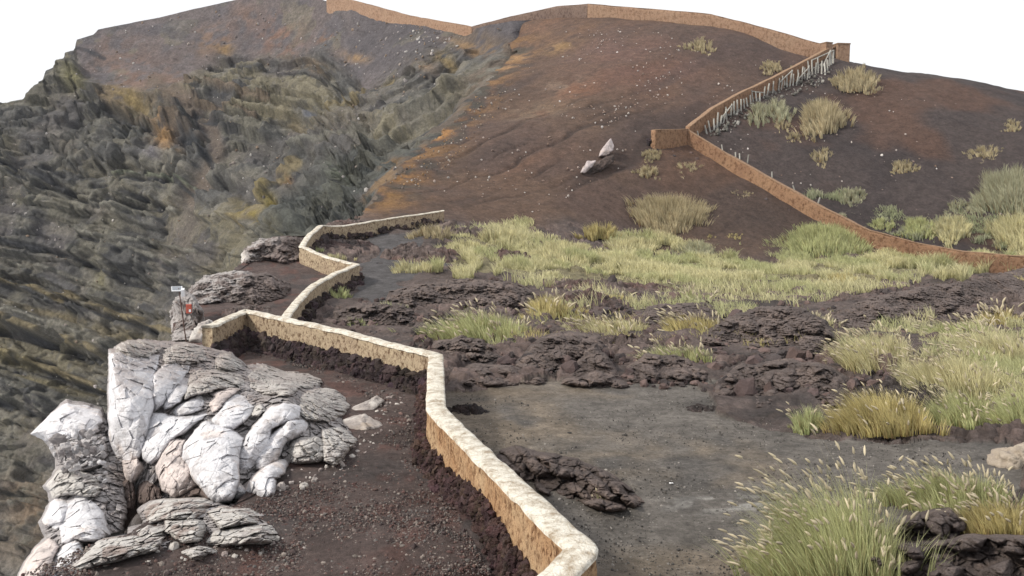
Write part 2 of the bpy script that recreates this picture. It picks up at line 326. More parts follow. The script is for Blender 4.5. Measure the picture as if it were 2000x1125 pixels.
ch = mixc(ch, (.23, .135, .060), edm * sst(-.1, .3, en) * .75); ch = mixc(ch, (.062, .062, .055), edm * sst(.0, .35, -en) * .9)
for (px, py, r, cc, s) in [(850, 262, 1.2, (.36, .20, .08), 1), (870, 255, 1.0, (.34, .19, .08), 1), (960, 140, 1.8, (.30, .19, .10), 1), (985, 135, 1.4, (.30, .19, .10), 1), (1010, 112, 1.6, (.3, .19, .1), 1), (1095, 90, 2.0, (.27, .18, .09), .9), (1125, 178, 2.2, (.20, .10, .06), .8), (1105, 165, 2.2, (.19, .15, .12), .7),
                          (1250, 100, 7, (.14, .088, .075), .8), (1180, 95, 5, (.13, .085, .075), .7), (1040, 50, 5, (.17, .105, .075), .6), (1120, 55, 4, (.18, .11, .07), .6), (1050, 215, 3, (.20, .16, .12), .5), (1230, 140, 6, (.15, .085, .07), .6), (790, 345, 1.6, (.26, .14, .05), .8), (740, 395, 2, (.22, .13, .05), .7)]:
    q = hit1(px, py); m = np.exp(-(((Q - q[:2]) ** 2).sum(1)) / r ** 2) * sst(-.45, .1, fbm(P3 / max(r * .5, .6), 3, int(px))); ch = mixc(ch, cc, m * s)
c = mixc(c, ch * np.array([.86, .82, .78]), hill)
FLD = [U(*p)[:2] for p in [(875, 540, 46), (1260, 552, 44), (1650, 548, 46), (1800, 535, 50), (2050, 508, 62), (1800, 494, 66), (1400, 498, 64), (1020, 500, 56), (880, 515, 50)]]
fld = inpoly(Q + np.c_[fbm(P3 / 2, 3, 58), fbm(P3 / 2, 3, 59)] * 3, FLD).astype(float); c = mixc(c, (.20, .18, .10), fld * .75)
keep = inpoly(Q + np.c_[fbm(P3 * .8, 4, 60), fbm(P3 * .8, 4, 61)] * (.12 + .006 * R_.ravel() + hill * .5)[:, None], LAND)
Fc = grid_faces(len(dr), len(az)); Fc = Fc[keep[Fc].all(1)][:, ::-1]
V, Fc, c = compact(np.c_[X, Y, Z], Fc, c)
ground = np_obj('ground', V, Fc, M_GROUND, col=c); ground['kind'] = 'structure'

# broken rock face falling away below the edge of the ledge
def skirt():
    E = np.array([(-5.5, -8), (-7.5, 3), (-6.8, 7)] + EDGE + EDGE2[:1]); seg = np.r_[0, np.cumsum(np.linalg.norm(np.diff(E, axis=0), axis=1))]
    s = np.arange(0, seg[-1], .07); ex = np.interp(s, seg, E[:, 0]); ey = np.interp(s, seg, E[:, 1]); k = 15
    for a in (ex, ey): a[k:-k] = np.convolve(a, np.ones(2 * k + 1) / (2 * k + 1), 'valid')
    tx = np.gradient(ex); ty = np.gradient(ey); L = np.hypot(tx, ty); nx, ny = -ty / L, tx / L
    t = np.linspace(0, 1, 90) ** 1.3; T, S = np.meshgrid(t, np.arange(len(s)), indexing='ij')
    out = -.35 + 5.0 * T ** 1.2; zt = HZ(np.c_[ex, ey]) - pit(np.c_[ex, ey]) * .5
    Pn = np.stack([ex[S] + nx[S] * out, ey[S] + ny[S] * out, zt[S] + .02 - 22 * T], -1).reshape(-1, 3)
    amp = np.clip(T.ravel() * 12, .1, 1); d = ridge(Pn * .45, 4, 70) * 1.1 + fbm(Pn * 2, 4, 71) * .35 - .5; f1, f2, idv = vor(Pn * np.array([1.3, 1.3, .8]), 72); d += (idv - .5) * .5 - sst(.12, 0, f2 - f1) * .3
    Pn[:, 0] += nx[S.ravel()] * d * amp; Pn[:, 1] += ny[S.ravel()] * d * amp
    near = sst(30, 22, Pn[:, 1]); w = sst(-.1, .3, fbm(Pn * .6, 4, 73)) * sst(-9, -5, Pn[:, 2])
    c = np.tile([.062, .052, .048], (len(Pn), 1)); c = mixc(c, (.1, .075, .062), sst(0, .4, fbm(Pn * 1.4, 3, 74))); c = mixc(c, (.42, .40, .41), w * (.35 + .5 * near))
    o = np_obj('rim_cliff', Pn, grid_faces(len(t), len(s)), M_LAVA, col=c); o['kind'] = 'structure'
skirt()

# ------------------------------------------------------------------ crater wall
def crater():
    SKY = np.array([(-450, 360), (-200, 275), (0, 200), (45, 192), (60, 170), (85, 160), (92, 142), (115, 130), (128, 104), (145, 100), (150, 78), (183, 68), (192, 58), (300, 37), (380, 17), (450, 2), (560, -22), (640, 3), (690, 14), (800, 44), (900, 58), (925, 57), (960, 48), (1000, 40), (1130, 36)], float)
    CD = [(-450, 360, 150), (-200, 275, 160), (0, 200, 172), (95, 145, 180), (150, 80, 186), (300, 35, 192), (450, 0, 190), (560, -22, 182), (690, 14, 166), (800, 44, 148), (925, 68, 130.0), (1130, 70, 126),
          (450, 110, 178), (560, 120, 171), (640, 110, 163), (720, 120, 148), (820, 110, 133), (880, 150, 122), (500, 200, 160), (600, 240, 146), (700, 210, 133), (780, 200, 122), (860, 190, 112), (930, 130, 119),
          (960, 152, 106), (905, 214, 95.5), (850, 267, 87), (790, 322, 78), (745, 372, 71.5), (718, 417, 66.5), (680, 445, 66), (1010, 140, 113), (978, 60, 121.5), (1003, 75, 117.5), (1003, 58, 119), (950, 60, 126), (1030, 60, 122), (950, 240, 100), (850, 360, 92), (800, 450, 82),
          (600, 330, 124), (530, 390, 118), (470, 460, 116), (450, 300, 146), (380, 330, 146), (300, 250, 157), (200, 200, 170), (100, 300, 160), (0, 400, 154), (200, 400, 149), (300, 500, 138), (420, 560, 120),
          (0, 600, 143), (200, 700, 130), (0, 900, 126), (200, 1000, 116), (0, 1125, 114), (0, 1500, 98), (300, 1500, 93), (600, 1500, 90), (600, 600, 88), (600, 850, 88), (-400, 700, 132), (-400, 1500, 100),
          (555, 400, 108), (640, 320, 104), (690, 390, 81), (600, 450, 82), (510, 440, 108), (640, 400, 88), (720, 330, 90), (400, 800, 110)]
    CD = np.array(CD, float); ev = TPS(CD[:, :2] / 10, CD[:, 2], 1e-4)
    u = np.arange(-450, 1131, 2.1); nr = 640; top = np.interp(u, SKY[:, 0], SKY[:, 1]); bot = np.interp(u, [-450, 560, 640, 720, 800, 900, 1010, 1130], [1500, 1500, 900, 560, 440, 320, 230, 160])
    t = np.linspace(0, 1, nr) ** 1.15; PX = np.tile(u, (nr, 1)); PY = top[None] + (bot - top)[None] * t[:, None]; px = PX.ravel(); py = PY.ravel(); D = ev(np.c_[px, py] / 10)
    P = U(px, py, D); G = P.reshape(nr, len(u), 3); du = np.gradient(G, axis=1); dv = np.gradient(G, axis=0); n = np.cross(du, dv).reshape(-1, 3); n /= np.linalg.norm(n, axis=1)[:, None] + 1e-9
    n *= np.where((n * P).sum(1) > 0, -1, 1)[:, None]
    S = np.c_[px, py]; W = S + np.c_[fbm(P / 9, 4, 80), fbm(P / 9, 4, 81)] * 14
    # smooth ash and scree
    line = np.interp(W[:, 0], [-450, 0, 140, 165, 230, 300, 360, 430, 500, 560, 640, 690, 720, 745, 860, 960, 1010], [0, 0, 70, 150, 180, 175, 160, 95, 110, 105, 95, 140, 190, 165, 105, 92, 80])
    tal = sst(-38, 14, line - W[:, 1])
    g1 = [(300, 160), (345, 190), (400, 240), (428, 290), (410, 335), (385, 390), (372, 440), (360, 480)]; g2 = [(840, 120), (760, 180), (690, 230), (600, 310), (540, 350), (490, 400)]
    d1 = pdist(W, g1); d2 = pdist(W, g2); b1 = sst(24, 6, d1) * .85; b2 = sst(46, 14, d2) * .5; b3 = sst(75, 40, pdist(W, [(380, 470), (370, 430)]) * np.where(W[:, 1] < 470, 2.5, 1.2)) * .6
    tal = np.clip(np.maximum.reduce([tal, b1, b2, b3]), 0, 1)
    ash = sst(.16, .4, fbm(P / 9, 4, 79)) * .6; tal = np.maximum(tal, ash * sst(90, 160, S[:, 1]))
    # bedding
    lf = sst(760, 600, W[:, 0]); s = P[:, 2] + (.17 * lf - .42 * (1 - lf)) * P[:, 0] + .04 * P[:, 1] + fbm(P / 22, 2, 82) * 1.6
    f1, f2, idv = vor(np.c_[P[:, 0] / 7.5 + fbm(P / 10, 3, 86), P[:, 1] / 9, P[:, 2] / 17 + fbm(P / 8, 3, 87) * .6], 88); s = s + (idv - .5) * 1.3; zero = np.zeros_like(s)
    iv_ = fbm(P / 9, 2, 78) * .8
    def lay(f, sd): return vn(np.c_[s / f, P[:, 0] / 42 + iv_, zero], sd)
    hard = .55 * sst(-.03, .03, lay(3.2, 83)) + .45 * sst(-.05, .05, lay(1.3, 84))
    but = ridge(np.c_[P[:, 0] / 15 + fbm(P / 16, 3, 91) * .8, P[:, 1] / 18, P[:, 2] / 45], 3, 92)
    eb = np.array(EDGE2_PX)[:, :2]; rbm = sst(470, 540, px) * sst(230, 300, py); massif = np.maximum(sst(340, 280, px) * sst(180, 215, py) * sst(360, 320, py), rbm)
    fA, gA, iA = facet(np.c_[P[:, 0] / 7.5 + fbm(P / 7, 2, 97) * .3, P[:, 1] / 16, s / 2.4], 98); fB, gB, iB = facet(np.c_[P[:, 0] / 1.9, P[:, 1] / 5, s / 1.0], 99)
    disp = (but - .4) * 3.0 + massif * ((idv - .5) * 2.4 - sst(.2, 0, f2 - f1) * 1.1) + (1 - .5 * massif) * (hard - .5) * 3.6 + fA * (.85 + .8 * massif) - sst(.07, 0, gA) * .9 * (.4 + .6 * massif) + fB * .26 - sst(.1, 0, gB) * .16 + fbm(P / 1.0, 3, 94) * .10
    Wl = S + np.c_[fbm(P / 5, 3, 75), fbm(P / 5, 3, 76)] * 7; led = np.zeros(len(P)); ledc = np.zeros((len(P), 3)); ledm = np.zeros(len(P))
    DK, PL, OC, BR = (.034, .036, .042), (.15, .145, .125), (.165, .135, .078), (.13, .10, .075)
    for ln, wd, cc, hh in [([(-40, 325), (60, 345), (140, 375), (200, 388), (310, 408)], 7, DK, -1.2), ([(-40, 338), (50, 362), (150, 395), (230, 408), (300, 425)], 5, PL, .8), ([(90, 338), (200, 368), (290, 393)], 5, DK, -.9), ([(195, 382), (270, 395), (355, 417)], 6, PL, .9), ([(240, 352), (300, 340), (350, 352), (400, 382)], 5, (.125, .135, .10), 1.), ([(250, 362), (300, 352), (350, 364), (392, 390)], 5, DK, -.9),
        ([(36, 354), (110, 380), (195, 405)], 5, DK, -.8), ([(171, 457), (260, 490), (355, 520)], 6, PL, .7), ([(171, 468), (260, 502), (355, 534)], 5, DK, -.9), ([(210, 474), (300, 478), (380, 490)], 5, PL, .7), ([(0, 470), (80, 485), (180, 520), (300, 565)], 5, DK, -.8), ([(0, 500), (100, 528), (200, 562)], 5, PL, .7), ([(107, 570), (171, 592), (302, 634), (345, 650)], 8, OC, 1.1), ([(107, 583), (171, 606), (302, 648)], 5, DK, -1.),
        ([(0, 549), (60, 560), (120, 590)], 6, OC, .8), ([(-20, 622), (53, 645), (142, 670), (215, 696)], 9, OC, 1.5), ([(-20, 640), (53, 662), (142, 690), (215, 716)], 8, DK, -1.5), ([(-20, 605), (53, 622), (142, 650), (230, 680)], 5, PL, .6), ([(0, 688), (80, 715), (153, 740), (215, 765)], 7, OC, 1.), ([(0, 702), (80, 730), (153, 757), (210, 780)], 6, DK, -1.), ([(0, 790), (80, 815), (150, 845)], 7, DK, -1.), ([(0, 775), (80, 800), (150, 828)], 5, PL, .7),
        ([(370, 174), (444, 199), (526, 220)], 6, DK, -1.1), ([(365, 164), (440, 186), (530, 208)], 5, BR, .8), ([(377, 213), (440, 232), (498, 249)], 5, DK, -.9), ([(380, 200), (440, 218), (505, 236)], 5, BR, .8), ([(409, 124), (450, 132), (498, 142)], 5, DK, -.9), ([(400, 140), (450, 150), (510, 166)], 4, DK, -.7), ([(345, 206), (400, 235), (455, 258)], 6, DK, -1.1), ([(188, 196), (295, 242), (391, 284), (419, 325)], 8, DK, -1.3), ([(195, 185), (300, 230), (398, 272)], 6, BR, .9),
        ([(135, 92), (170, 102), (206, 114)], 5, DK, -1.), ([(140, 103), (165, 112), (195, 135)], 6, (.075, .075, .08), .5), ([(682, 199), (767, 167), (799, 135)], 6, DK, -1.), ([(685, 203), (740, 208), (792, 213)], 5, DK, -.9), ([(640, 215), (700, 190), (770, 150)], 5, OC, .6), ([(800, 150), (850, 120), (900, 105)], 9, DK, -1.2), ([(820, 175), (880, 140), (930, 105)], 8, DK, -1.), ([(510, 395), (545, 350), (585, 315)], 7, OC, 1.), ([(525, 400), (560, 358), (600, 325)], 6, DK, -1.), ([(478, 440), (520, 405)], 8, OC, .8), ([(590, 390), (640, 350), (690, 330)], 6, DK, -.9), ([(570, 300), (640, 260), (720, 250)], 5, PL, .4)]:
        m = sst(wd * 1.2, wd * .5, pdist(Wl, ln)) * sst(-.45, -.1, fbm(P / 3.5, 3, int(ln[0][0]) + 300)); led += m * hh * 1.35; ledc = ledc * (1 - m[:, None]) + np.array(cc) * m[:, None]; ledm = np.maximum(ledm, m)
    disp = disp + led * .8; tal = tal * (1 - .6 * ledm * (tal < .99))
    disp = disp * (1 - tal * .93) + tal * (fbm(P / 12, 3, 95) * .9 + fbm(P / 1.5, 3, 96) * .15)
    be = sst(5, 34, pdist(S, eb)); sk = sst(0, 26, py - np.interp(px, u, top)) * .75 + .25; lef = sst(300, 120, px); disp *= (be * .95 + .05) * np.where(px > 200, sk, .18 + .82 * sst(0, 40, py - np.interp(px, u, top)))
    amp = np.where(px > 480, .85, 1.0); P = P + n * (disp * amp)[:, None]
    # rock colours
    nA = fbm(P / 7, 4, 100); nB = fbm(P / 2.5, 4, 101); bed = (lay(2.1, 102) * .6 + lay(.8, 103) * .4) * (.6 + .5 * fbm(P / 6, 2, 77)) + (iA - .5) * .18 + (iB - .5) * .16
    c = np.tile([.082, .083, .072], (len(P), 1)); c = mixc(c, (.036, .039, .045), sst(.01, .10, bed) * (1 - .5 * massif)); c = mixc(c, (.125, .118, .095), sst(.04, .14, -bed) * (1 - .6 * massif) * .85); c = mixc(c, (.060, .063, .065), sst(0, .4, nA)); c = mixc(c, (.108, .103, .074), sst(.05, .45, -nA + bed * .4) * .8)
    c = mixc(c, (.145, .125, .062), sst(.18, .5, lay(5.3, 104) + nB * .5) * .65); c = mixc(c, (.040, .043, .050), sst(.15, .5, nB) * .6); c = mixc(c, (.13, .125, .118), sst(.3, .55, fbm(P / 1.4, 3, 105)) * .5)
    up = sst(800, 300, py); g_ = c.mean(1, keepdims=True); c = (c * .55 + g_ * np.array([1.06, .98, .88]) * .45) * 1.22
    rb = sst(480, 560, px) * sst(240, 330, py); c = mixc(c, (.062, .070, .064), rb * .6); c = mixc(c, (.045, .05, .05), sst(0, .4, nB) * rb * .5)
    ct = mixc(np.tile([.112, .096, .096], (len(P), 1)), (.088, .080, .086), sst(-.1, .4, nA)); dk = sst(650, 720, px) * sst(190, 120, py); ct = mixc(ct, (.072, .066, .072), dk * .8)
    for (x, y, r, cc, k) in [(250, 150, 60, (.15, .098, .078), .9), (220, 110, 40, (.14, .10, .085), .7), (330, 175, 45, (.16, .105, .078), .9), (430, 65, 28, (.16, .10, .075), .8), (400, 85, 25, (.17, .11, .07), .8), (440, 95, 16, (.22, .14, .06), .9), (550, 75, 45, (.16, .095, .07), .9), (640, 75, 15, (.2, .11, .06), .9), (480, 30, 24, (.15, .10, .08), .8)]:
        m = np.exp(-((W - (x, y)) ** 2).sum(1) / r ** 2) * sst(-.4, .2, nB); ct = mixc(ct, cc, m * k)
    ct = mixc(ct, (.112, .088, .070), b1); ct = mixc(ct, (.082, .078, .074), np.maximum(b2, b3) * .9); c = mixc(c, ct, tal * (1 - .45 * (ash > .2) * (b1 < .1)))
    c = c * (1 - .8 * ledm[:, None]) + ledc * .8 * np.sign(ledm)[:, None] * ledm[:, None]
    nb = sst(34, 8, pdist(W, eb)) * sst(-.35, .1, nB); c = mixc(c, (.105, .082, .066), nb * .85); c = mixc(c, (.2, .125, .06), nb * sst(.1, .4, nA) * .7)
    for (x, y, rx, ry, cc, k) in [(312, 255, 26, 20, (.27, .165, .075), 1), (325, 285, 22, 8, (.24, .15, .07), .8), (288, 290, 16, 12, (.17, .16, .18), .9), (250, 190, 45, 16, (.19, .145, .065), .9), (150, 165, 26, 16, (.15, .14, .07), .9), (570, 240, 22, 16, (.17, .14, .09), .8), (605, 225, 22, 12, (.09, .10, .13), .8), (690, 110, 25, 10, (.21, .14, .08), .9), (870, 118, 22, 9, (.27, .20, .09), 1), (905, 90, 35, 9, (.19, .125, .07), .7), (835, 130, 25, 9, (.17, .12, .08), .8), (500, 425, 32, 14, (.16, .125, .03), .9), (525, 395, 14, 18, (.15, .12, .03), .9), (555, 350, 14, 14, (.16, .10, .05), .8), (610, 130, 35, 12, (.17, .125, .08), .7),
                              (20, 700, 70, 14, (.15, .13, .07), .7), (100, 750, 90, 9, (.15, .13, .075), .8), (75, 1000, 60, 60, (.15, .105, .07), .8), (10, 1060, 60, 40, (.15, .12, .09), .7), (115, 620, 100, 9, (.15, .125, .075), .8), (270, 660, 90, 10, (.15, .125, .075), .8), (190, 540, 14, 26, (.14, .13, .07), .7), (60, 390, 26, 10, (.14, .135, .075), .8), (130, 290, 30, 22, (.12, .10, .07), .6), (645, 320, 26, 22, (.085, .10, .07), .7), (690, 300, 20, 14, (.04, .043, .05), .7), (250, 240, 40, 18, (.05, .055, .062), .7), (370, 280, 36, 22, (.045, .05, .058), .8)]:
        rot = (W - (x, y)); m = np.exp(-(rot[:, 0] / rx) ** 2 - ((rot[:, 1] - .25 * rot[:, 0]) / ry) ** 2) * sst(-.5, .1, nB); c = mixc(c, cc, m * k)
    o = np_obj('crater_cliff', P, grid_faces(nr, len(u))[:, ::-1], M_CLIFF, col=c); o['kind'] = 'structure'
    # the outer flank behind the skyline
    tp = P.reshape(nr, len(u), 3)[0]; hv = tp[:, :2] / np.linalg.norm(tp[:, :2], axis=1)[:, None]; rows = [tp]
    for k in range(1, 12):
        q = tp.copy(); q[:, :2] += hv * 6 * k; q[:, 2] -= 3.2 * k + .15 * k * k; rows.append(q)
    B = np.vstack(rows); o = np_obj('outer_slope', B, grid_faces(12, len(u)), M_CLIFF, col=np.tile([.10, .085, .08], (len(B), 1))); o['kind'] = 'structure'
    return P, tal, px, py
CRP, CRT, CRX, CRY = crater()

# ------------------------------------------------------------------ walls
def resample(Pt, step):
    s = np.r_[0, np.cumsum(np.linalg.norm(np.diff(Pt, axis=0), axis=1))]; n = max(int(s[-1] / step), 2); q = np.unique(np.r_[np.linspace(0, s[-1], n), s]); return np.stack([np.interp(q, s, Pt[:, k]) for k in range(3)], -1)
def ribbon(Pt, prof, cap=True):
    """sweep a closed profile [(across, up-or-None)] along the line, mitred in plan"""
    T = np.diff(Pt[:, :2], axis=0); T /= np.linalg.norm(T, axis=1)[:, None]; Nn = np.c_[-T[:, 1], T[:, 0]]
    A = np.vstack([Nn[:1], Nn]); B = np.vstack([Nn, Nn[-1:]]); m = A + B; m /= np.linalg.norm(m, axis=1)[:, None]; k = np.clip(1 / np.maximum((m * A).sum(1), .3), 1, 2)
    return m * k[:, None]
def build_wall(name, label, line, width, mat, capmat, foot=.35, cap_t=.05, step=.12, group=None, smooth_k=0, rub=None, over=.03, hrow=.07, cap=True, gap=0):
    Pt = resample(WP(line), step)
    if smooth_k:
        for _ in range(smooth_k): Pt[1:-1] = (Pt[:-2] + 2 * Pt[1:-1] + Pt[2:]) / 4
    Pt = Pt.copy(); sl = np.r_[0, np.cumsum(np.linalg.norm(np.diff(Pt, axis=0), axis=1))]
    Pt[:, 2] += vn(np.c_[sl / (step * 4), 0 * sl, 0 * sl], 5) * .018 * (step / .12) ** .5
    M = ribbon(Pt, None); base = H(Pt[:, 0], Pt[:, 1]); org = np.array([*Pt[len(Pt) // 2, :2], base[len(Pt) // 2]]); root = empty(name, org); tag(root, label, 'wall', group)
    n = len(Pt); w = width / 2
    hgt = Pt[:, 2] - base + foot; rows = max(int(hgt.max() / hrow), 4)
    def strip(side):
        t = np.linspace(0, 1, rows); Z_ = Pt[None, :, 2] - cap_t - t[:, None] * (hgt - cap_t)[None]
        XY = Pt[None, :, :2] + side * w * (1 + .12 * t[:, None, None]) * M[None]; return np.concatenate([XY, Z_[..., None]], -1)
    L = strip(1); R = strip(-1); ring = np.concatenate([L[::-1], R], 0); nr = ring.shape[0]; V = ring.reshape(-1, 3)
    mm = np.tile(M, (nr, 1)) * np.r_[np.ones(rows * n), -np.ones(rows * n)][:, None]; sc = step / .12
    dd = fbm(V * 4 / sc, 4, 7) * .035 * sc ** .6 + fbm(V * 14 / sc, 3, 8) * .022 * sc ** .6; V = V.copy(); V[:, :2] += mm * dd[:, None]
    Fq = grid_faces(nr, n); ends = []
    for e in (0, n - 1):
        for r in range(nr // 2 - 1): ends.append((r * n + e, (r + 1) * n + e, (nr - 2 - r) * n + e, (nr - 1 - r) * n + e))
    np_obj('render', V, np.vstack([Fq, np.array(ends)]), mat, root)
    if cap:
        ww = w + over; prof = [(-ww, -cap_t - .004), (-ww, -.012), (-ww * .8, .004), (-ww * .3, .012), (ww * .3, .012), (ww * .8, .004), (ww, -.012), (ww, -cap_t - .004)]
        rows_ = [np.c_[Pt[:, :2] + a * M, Pt[:, 2] + z] for a, z in prof]; V = np.concatenate(rows_); e = fbm(V * 3.5 / sc, 4, 17) * .02 * sc ** .5; V[:, :2] += np.tile(M, (len(prof), 1)) * e[:, None]; V[:, 2] += fbm(V * 5 / sc, 3, 18) * .022
        Fq = grid_faces(len(prof), n); m = len(prof); ends = [(r * n + e, (r + 1) * n + e, (m - 2 - r) * n + e, (m - 1 - r) * n + e) for e in (0, n - 1) for r in range(m // 2 - 1)]
        bot = np.stack([np.arange(n - 1), np.arange(n - 1) + 1, (m - 1) * n + np.arange(n - 1) + 1, (m - 1) * n + np.arange(n - 1)], -1)
        np_obj('coping', V, np.vstack([Fq, np.array(ends), bot]), capmat, root)
    if rub:
        cnt, size, side, hh, colr = rub; lst = []; r0 = np.random.default_rng(len(label)); iv, if_ = ico(2)
        i = r0.integers(0, n, cnt); up = r0.random(cnt) ** 1.5
        for k in range(cnt):
            j = i[k]; s = size * (.5 + r0.random() * .9); off = side * (w + .03 + (1 - up[k]) * hh * .38 + s * .2); xy = Pt[j, :2] + M[j] * off + r0.normal(0, .04, 2)
            v = iv * (s * r0.uniform(.7, 1.2, 3)); v = v * (1 + fbm(iv * 1.9 + k * 3.1, 2, k % 97) * .8)[:, None]
            z = H(xy[0], xy[1]) + up[k] * hh; cc = np.array(colr) * r0.uniform(.6, 1.45) * np.array([1, r0.uniform(.85, 1.05), r0.uniform(.85, 1.1)])
            lst.append((v + [xy[0], xy[1], z], if_, np.tile(cc, (len(v), 1))))
        V, Fq, C = merge(lst); np_obj('rubble_footing', V, Fq, M_LAVA, root, col=C, smooth=False)
    return root
build_wall('parapet_wall', 'low ochre rendered wall with whitewashed top running along the dark gravel path in the foreground', W_NEAR, .29, M_WALL_NEAR, M_CAP, rub=(2600, .058, 1, .34, (.085, .055, .05)), smooth_k=2)
build_wall('parapet_wall', 'pale pitted tan wall standing above the white boulders, with dark rubble along its foot', W_MID1, .27, M_WALL_MID, M_CAP, rub=(1300, .10, 1, .42, (.06, .045, .045)))
build_wall('parapet_wall', 'winding cream topped wall zigzagging along the crater edge behind the pale pitted wall', W_MID2, .26, M_WALL_MID, M_CAP, step=.2, rub=(350, .14, -1, .35, (.06, .045, .042)), smooth_k=1)
build_wall('hillside_wall', 'long red brown wall climbing the cone from the grass plain up to a square bend', W_HILL1, .55, M_WALL_HILL, M_CAP_HILL, foot=1.0, step=.4, hrow=.25, rub=(500, .22, 1, .3, (.05, .04, .04)))
build_wall('stair_wall', 'red brown wall climbing steeply beside the broken wooden handrail to the summit', W_HILL2, .5, M_WALL_HILL, M_CAP_HILL, foot=1.2, step=.4, hrow=.25)
build_wall('ridge_wall', 'tan wall descending the far skyline into the saddle above the crater', W_RIDGE1, .6, M_WALL_RIDGE, M_CAP_HILL, foot=0, step=.6, hrow=.3)
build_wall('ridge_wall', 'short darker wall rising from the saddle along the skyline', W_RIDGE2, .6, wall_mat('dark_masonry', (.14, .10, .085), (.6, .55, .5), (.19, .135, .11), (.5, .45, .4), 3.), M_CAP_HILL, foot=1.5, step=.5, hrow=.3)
build_wall('ridge_wall', 'tan wall curving over the top of the brown cone down to the stair head', W_RIDGE3, .6, M_WALL_RIDGE, M_CAP_HILL, foot=1.5, step=.5, hrow=.3)

# ------------------------------------------------------------------ bleached boulders on the crater edge
def outline_rock(name, label, poly, d, thick, kind='white', sub=5, tilt=0., facets=20, amp=.022, e=.66, cat='boulder', group=None, seed=None, mat=None, grow=1.17):
    poly = np.array(poly, float); seed = seed if seed is not None else int(abs(poly.sum())) % 9973; r0 = np.random.default_rng(seed)
    cpx = (poly.min(0) + poly.max(0)) / 2 * .5 + poly.mean(0) * .5; dl = d + tilt * (cpx[1] - poly[:, 1]) / 100.
    c = U(cpx[0], cpx[1], d); pl = U(poly[:, 0], poly[:, 1], dl) - c; ang = np.arctan2(pl[:, 2], pl[:, 0]); k = 360; th = np.linspace(-math.pi, math.pi, k, endpoint=False); rad = np.zeros(k)
    for a in range(len(pl)):
        p, q = pl[a, [0, 2]], pl[(a + 1) % len(pl), [0, 2]]; dv = q - p
        for i, t in enumerate(th):
            u = np.array([math.cos(t), math.sin(t)]); den = u[0] * dv[1] - u[1] * dv[0]
            if abs(den) < 1e-9: continue
            tt = (p[0] * dv[1] - p[1] * dv[0]) / den; ss = (p[0] * u[1] - p[1] * u[0]) / den
            if tt > 0 and -.001 <= ss <= 1.001: rad[i] = max(rad[i], tt)
    kk = np.array([.06, .12, .2, .24, .2, .12, .06]); rad = np.convolve(np.r_[rad[-3:], rad, rad[:3]], kk, 'valid')
    iv, Fc = ico(sub); u = iv.copy(); spread = np.zeros(len(u))
    for f in range(facets):
        n = r0.normal(size=3); n[1] = -abs(n[1]) * .8; n /= np.linalg.norm(n); h = r0.uniform(.66, .9); dt = u @ n; m = dt > h; u[m] -= n * (dt[m] - h)[:, None] * .94
    pr = np.hypot(u[:, 0], u[:, 2]) + 1e-9; t = np.arctan2(u[:, 2], u[:, 0]); rr = np.interp(t, np.r_[th, math.pi], np.r_[rad, rad[0]]) * grow
    S = np.clip(pr, 0, 1) ** e; V = np.stack([np.cos(t) * S * rr, np.sign(u[:, 1]) * np.abs(u[:, 1]) ** .85 * thick, np.sin(t) * S * rr], -1)
    V[:, 1] += tilt * V[:, 2] / (100. * d / F); size = max(np.ptp(pl[:, 0]), np.ptp(pl[:, 2])); nr = iv * .7 + .3 * V / (np.linalg.norm(V, axis=1)[:, None] + 1e-9)
    W = V + c; cr = 1 if kind in ('white', 'pinkish') else 2.4
    fq, gq, iq = facet(W * 7, seed + 21, 1.2); g = (fq * .05 - sst(.1, 0, gq) * .03) * (kind == 'tan') + fbm(W * 1.9, 4, seed) * amp * size + fbm(W * 6, 3, seed + 1) * amp * .28 * cr * size
    if kind in ('crumbly', 'grey', 'dark'):
        f1, f2, idv = vor(W * 6.5, seed + 2); g += (.5 - f1) * .11 * min(size, 1.6) * .8 + fbm(W * 20, 3, seed + 4) * .014
    else:
        cr_ = np.abs(vn(W * np.array([1.5, 1.5, 1.0]), seed + 5)); g -= sst(.05, 0, cr_) * .035
        f1, f2, idv = vor(W * .9, seed + 6); g += (idv - .5) * .03 - sst(.05, 0, f2 - f1) * .03
    V += nr * g[:, None]; W = V + c
    a, b, cc = V[Fc[:, 0]], V[Fc[:, 1]], V[Fc[:, 2]]; fn = np.cross(b - a, cc - a); vnm = np.zeros_like(V)
    for q in range(3): np.add.at(vnm, Fc[:, q], fn)
    vnm /= np.linalg.norm(vnm, axis=1)[:, None] + 1e-12
    base = {'white': (.66, .65, .68), 'pinkish': (.62, .52, .49), 'crumbly': (.53, .50, .47), 'grey': (.34, .32, .33), 'dark': (.075, .058, .052), 'tan': (.34, .29, .235), 'pale': (.42, .37, .37)}[kind]
    C = np.tile(base, (len(V), 1)); n1 = fbm(W * 1.5, 4, seed + 7); n2 = fbm(W * 5, 4, seed + 8); n3 = fbm(W * 16, 3, seed + 9)
    if kind == 'white': C = mixc(C, (.64, .54, .50), sst(.2, .55, n1) * .5)
    if kind != 'dark':
        dust = sst(.45, .9, vnm[:, 2] + n2 * .5) * {'white': .5, 'pinkish': .6, 'crumbly': .55, 'grey': .6, 'tan': .35, 'pale': .25}[kind]; C = mixc(C, (.20, .155, .14), dust * sst(-.45, .15, n1 + n2 * .5 + .1))
        C = mixc(C, (.22, .20, .195), sst(.12, .42, n2 + n3 * .4) * (.55 if kind in ('crumbly', 'grey') else .32)); C = mixc(C, (.10, .085, .08), sst(.32, .55, n3 + n2 * .3) * .5)
        C = mixc(C, (.5, .36, .2), sst(.3, .5, fbm(W * 2.3, 3, seed + 11)) * .18)
    else: C = mixc(C, (.15, .11, .10), sst(.0, .4, n2) * .6)
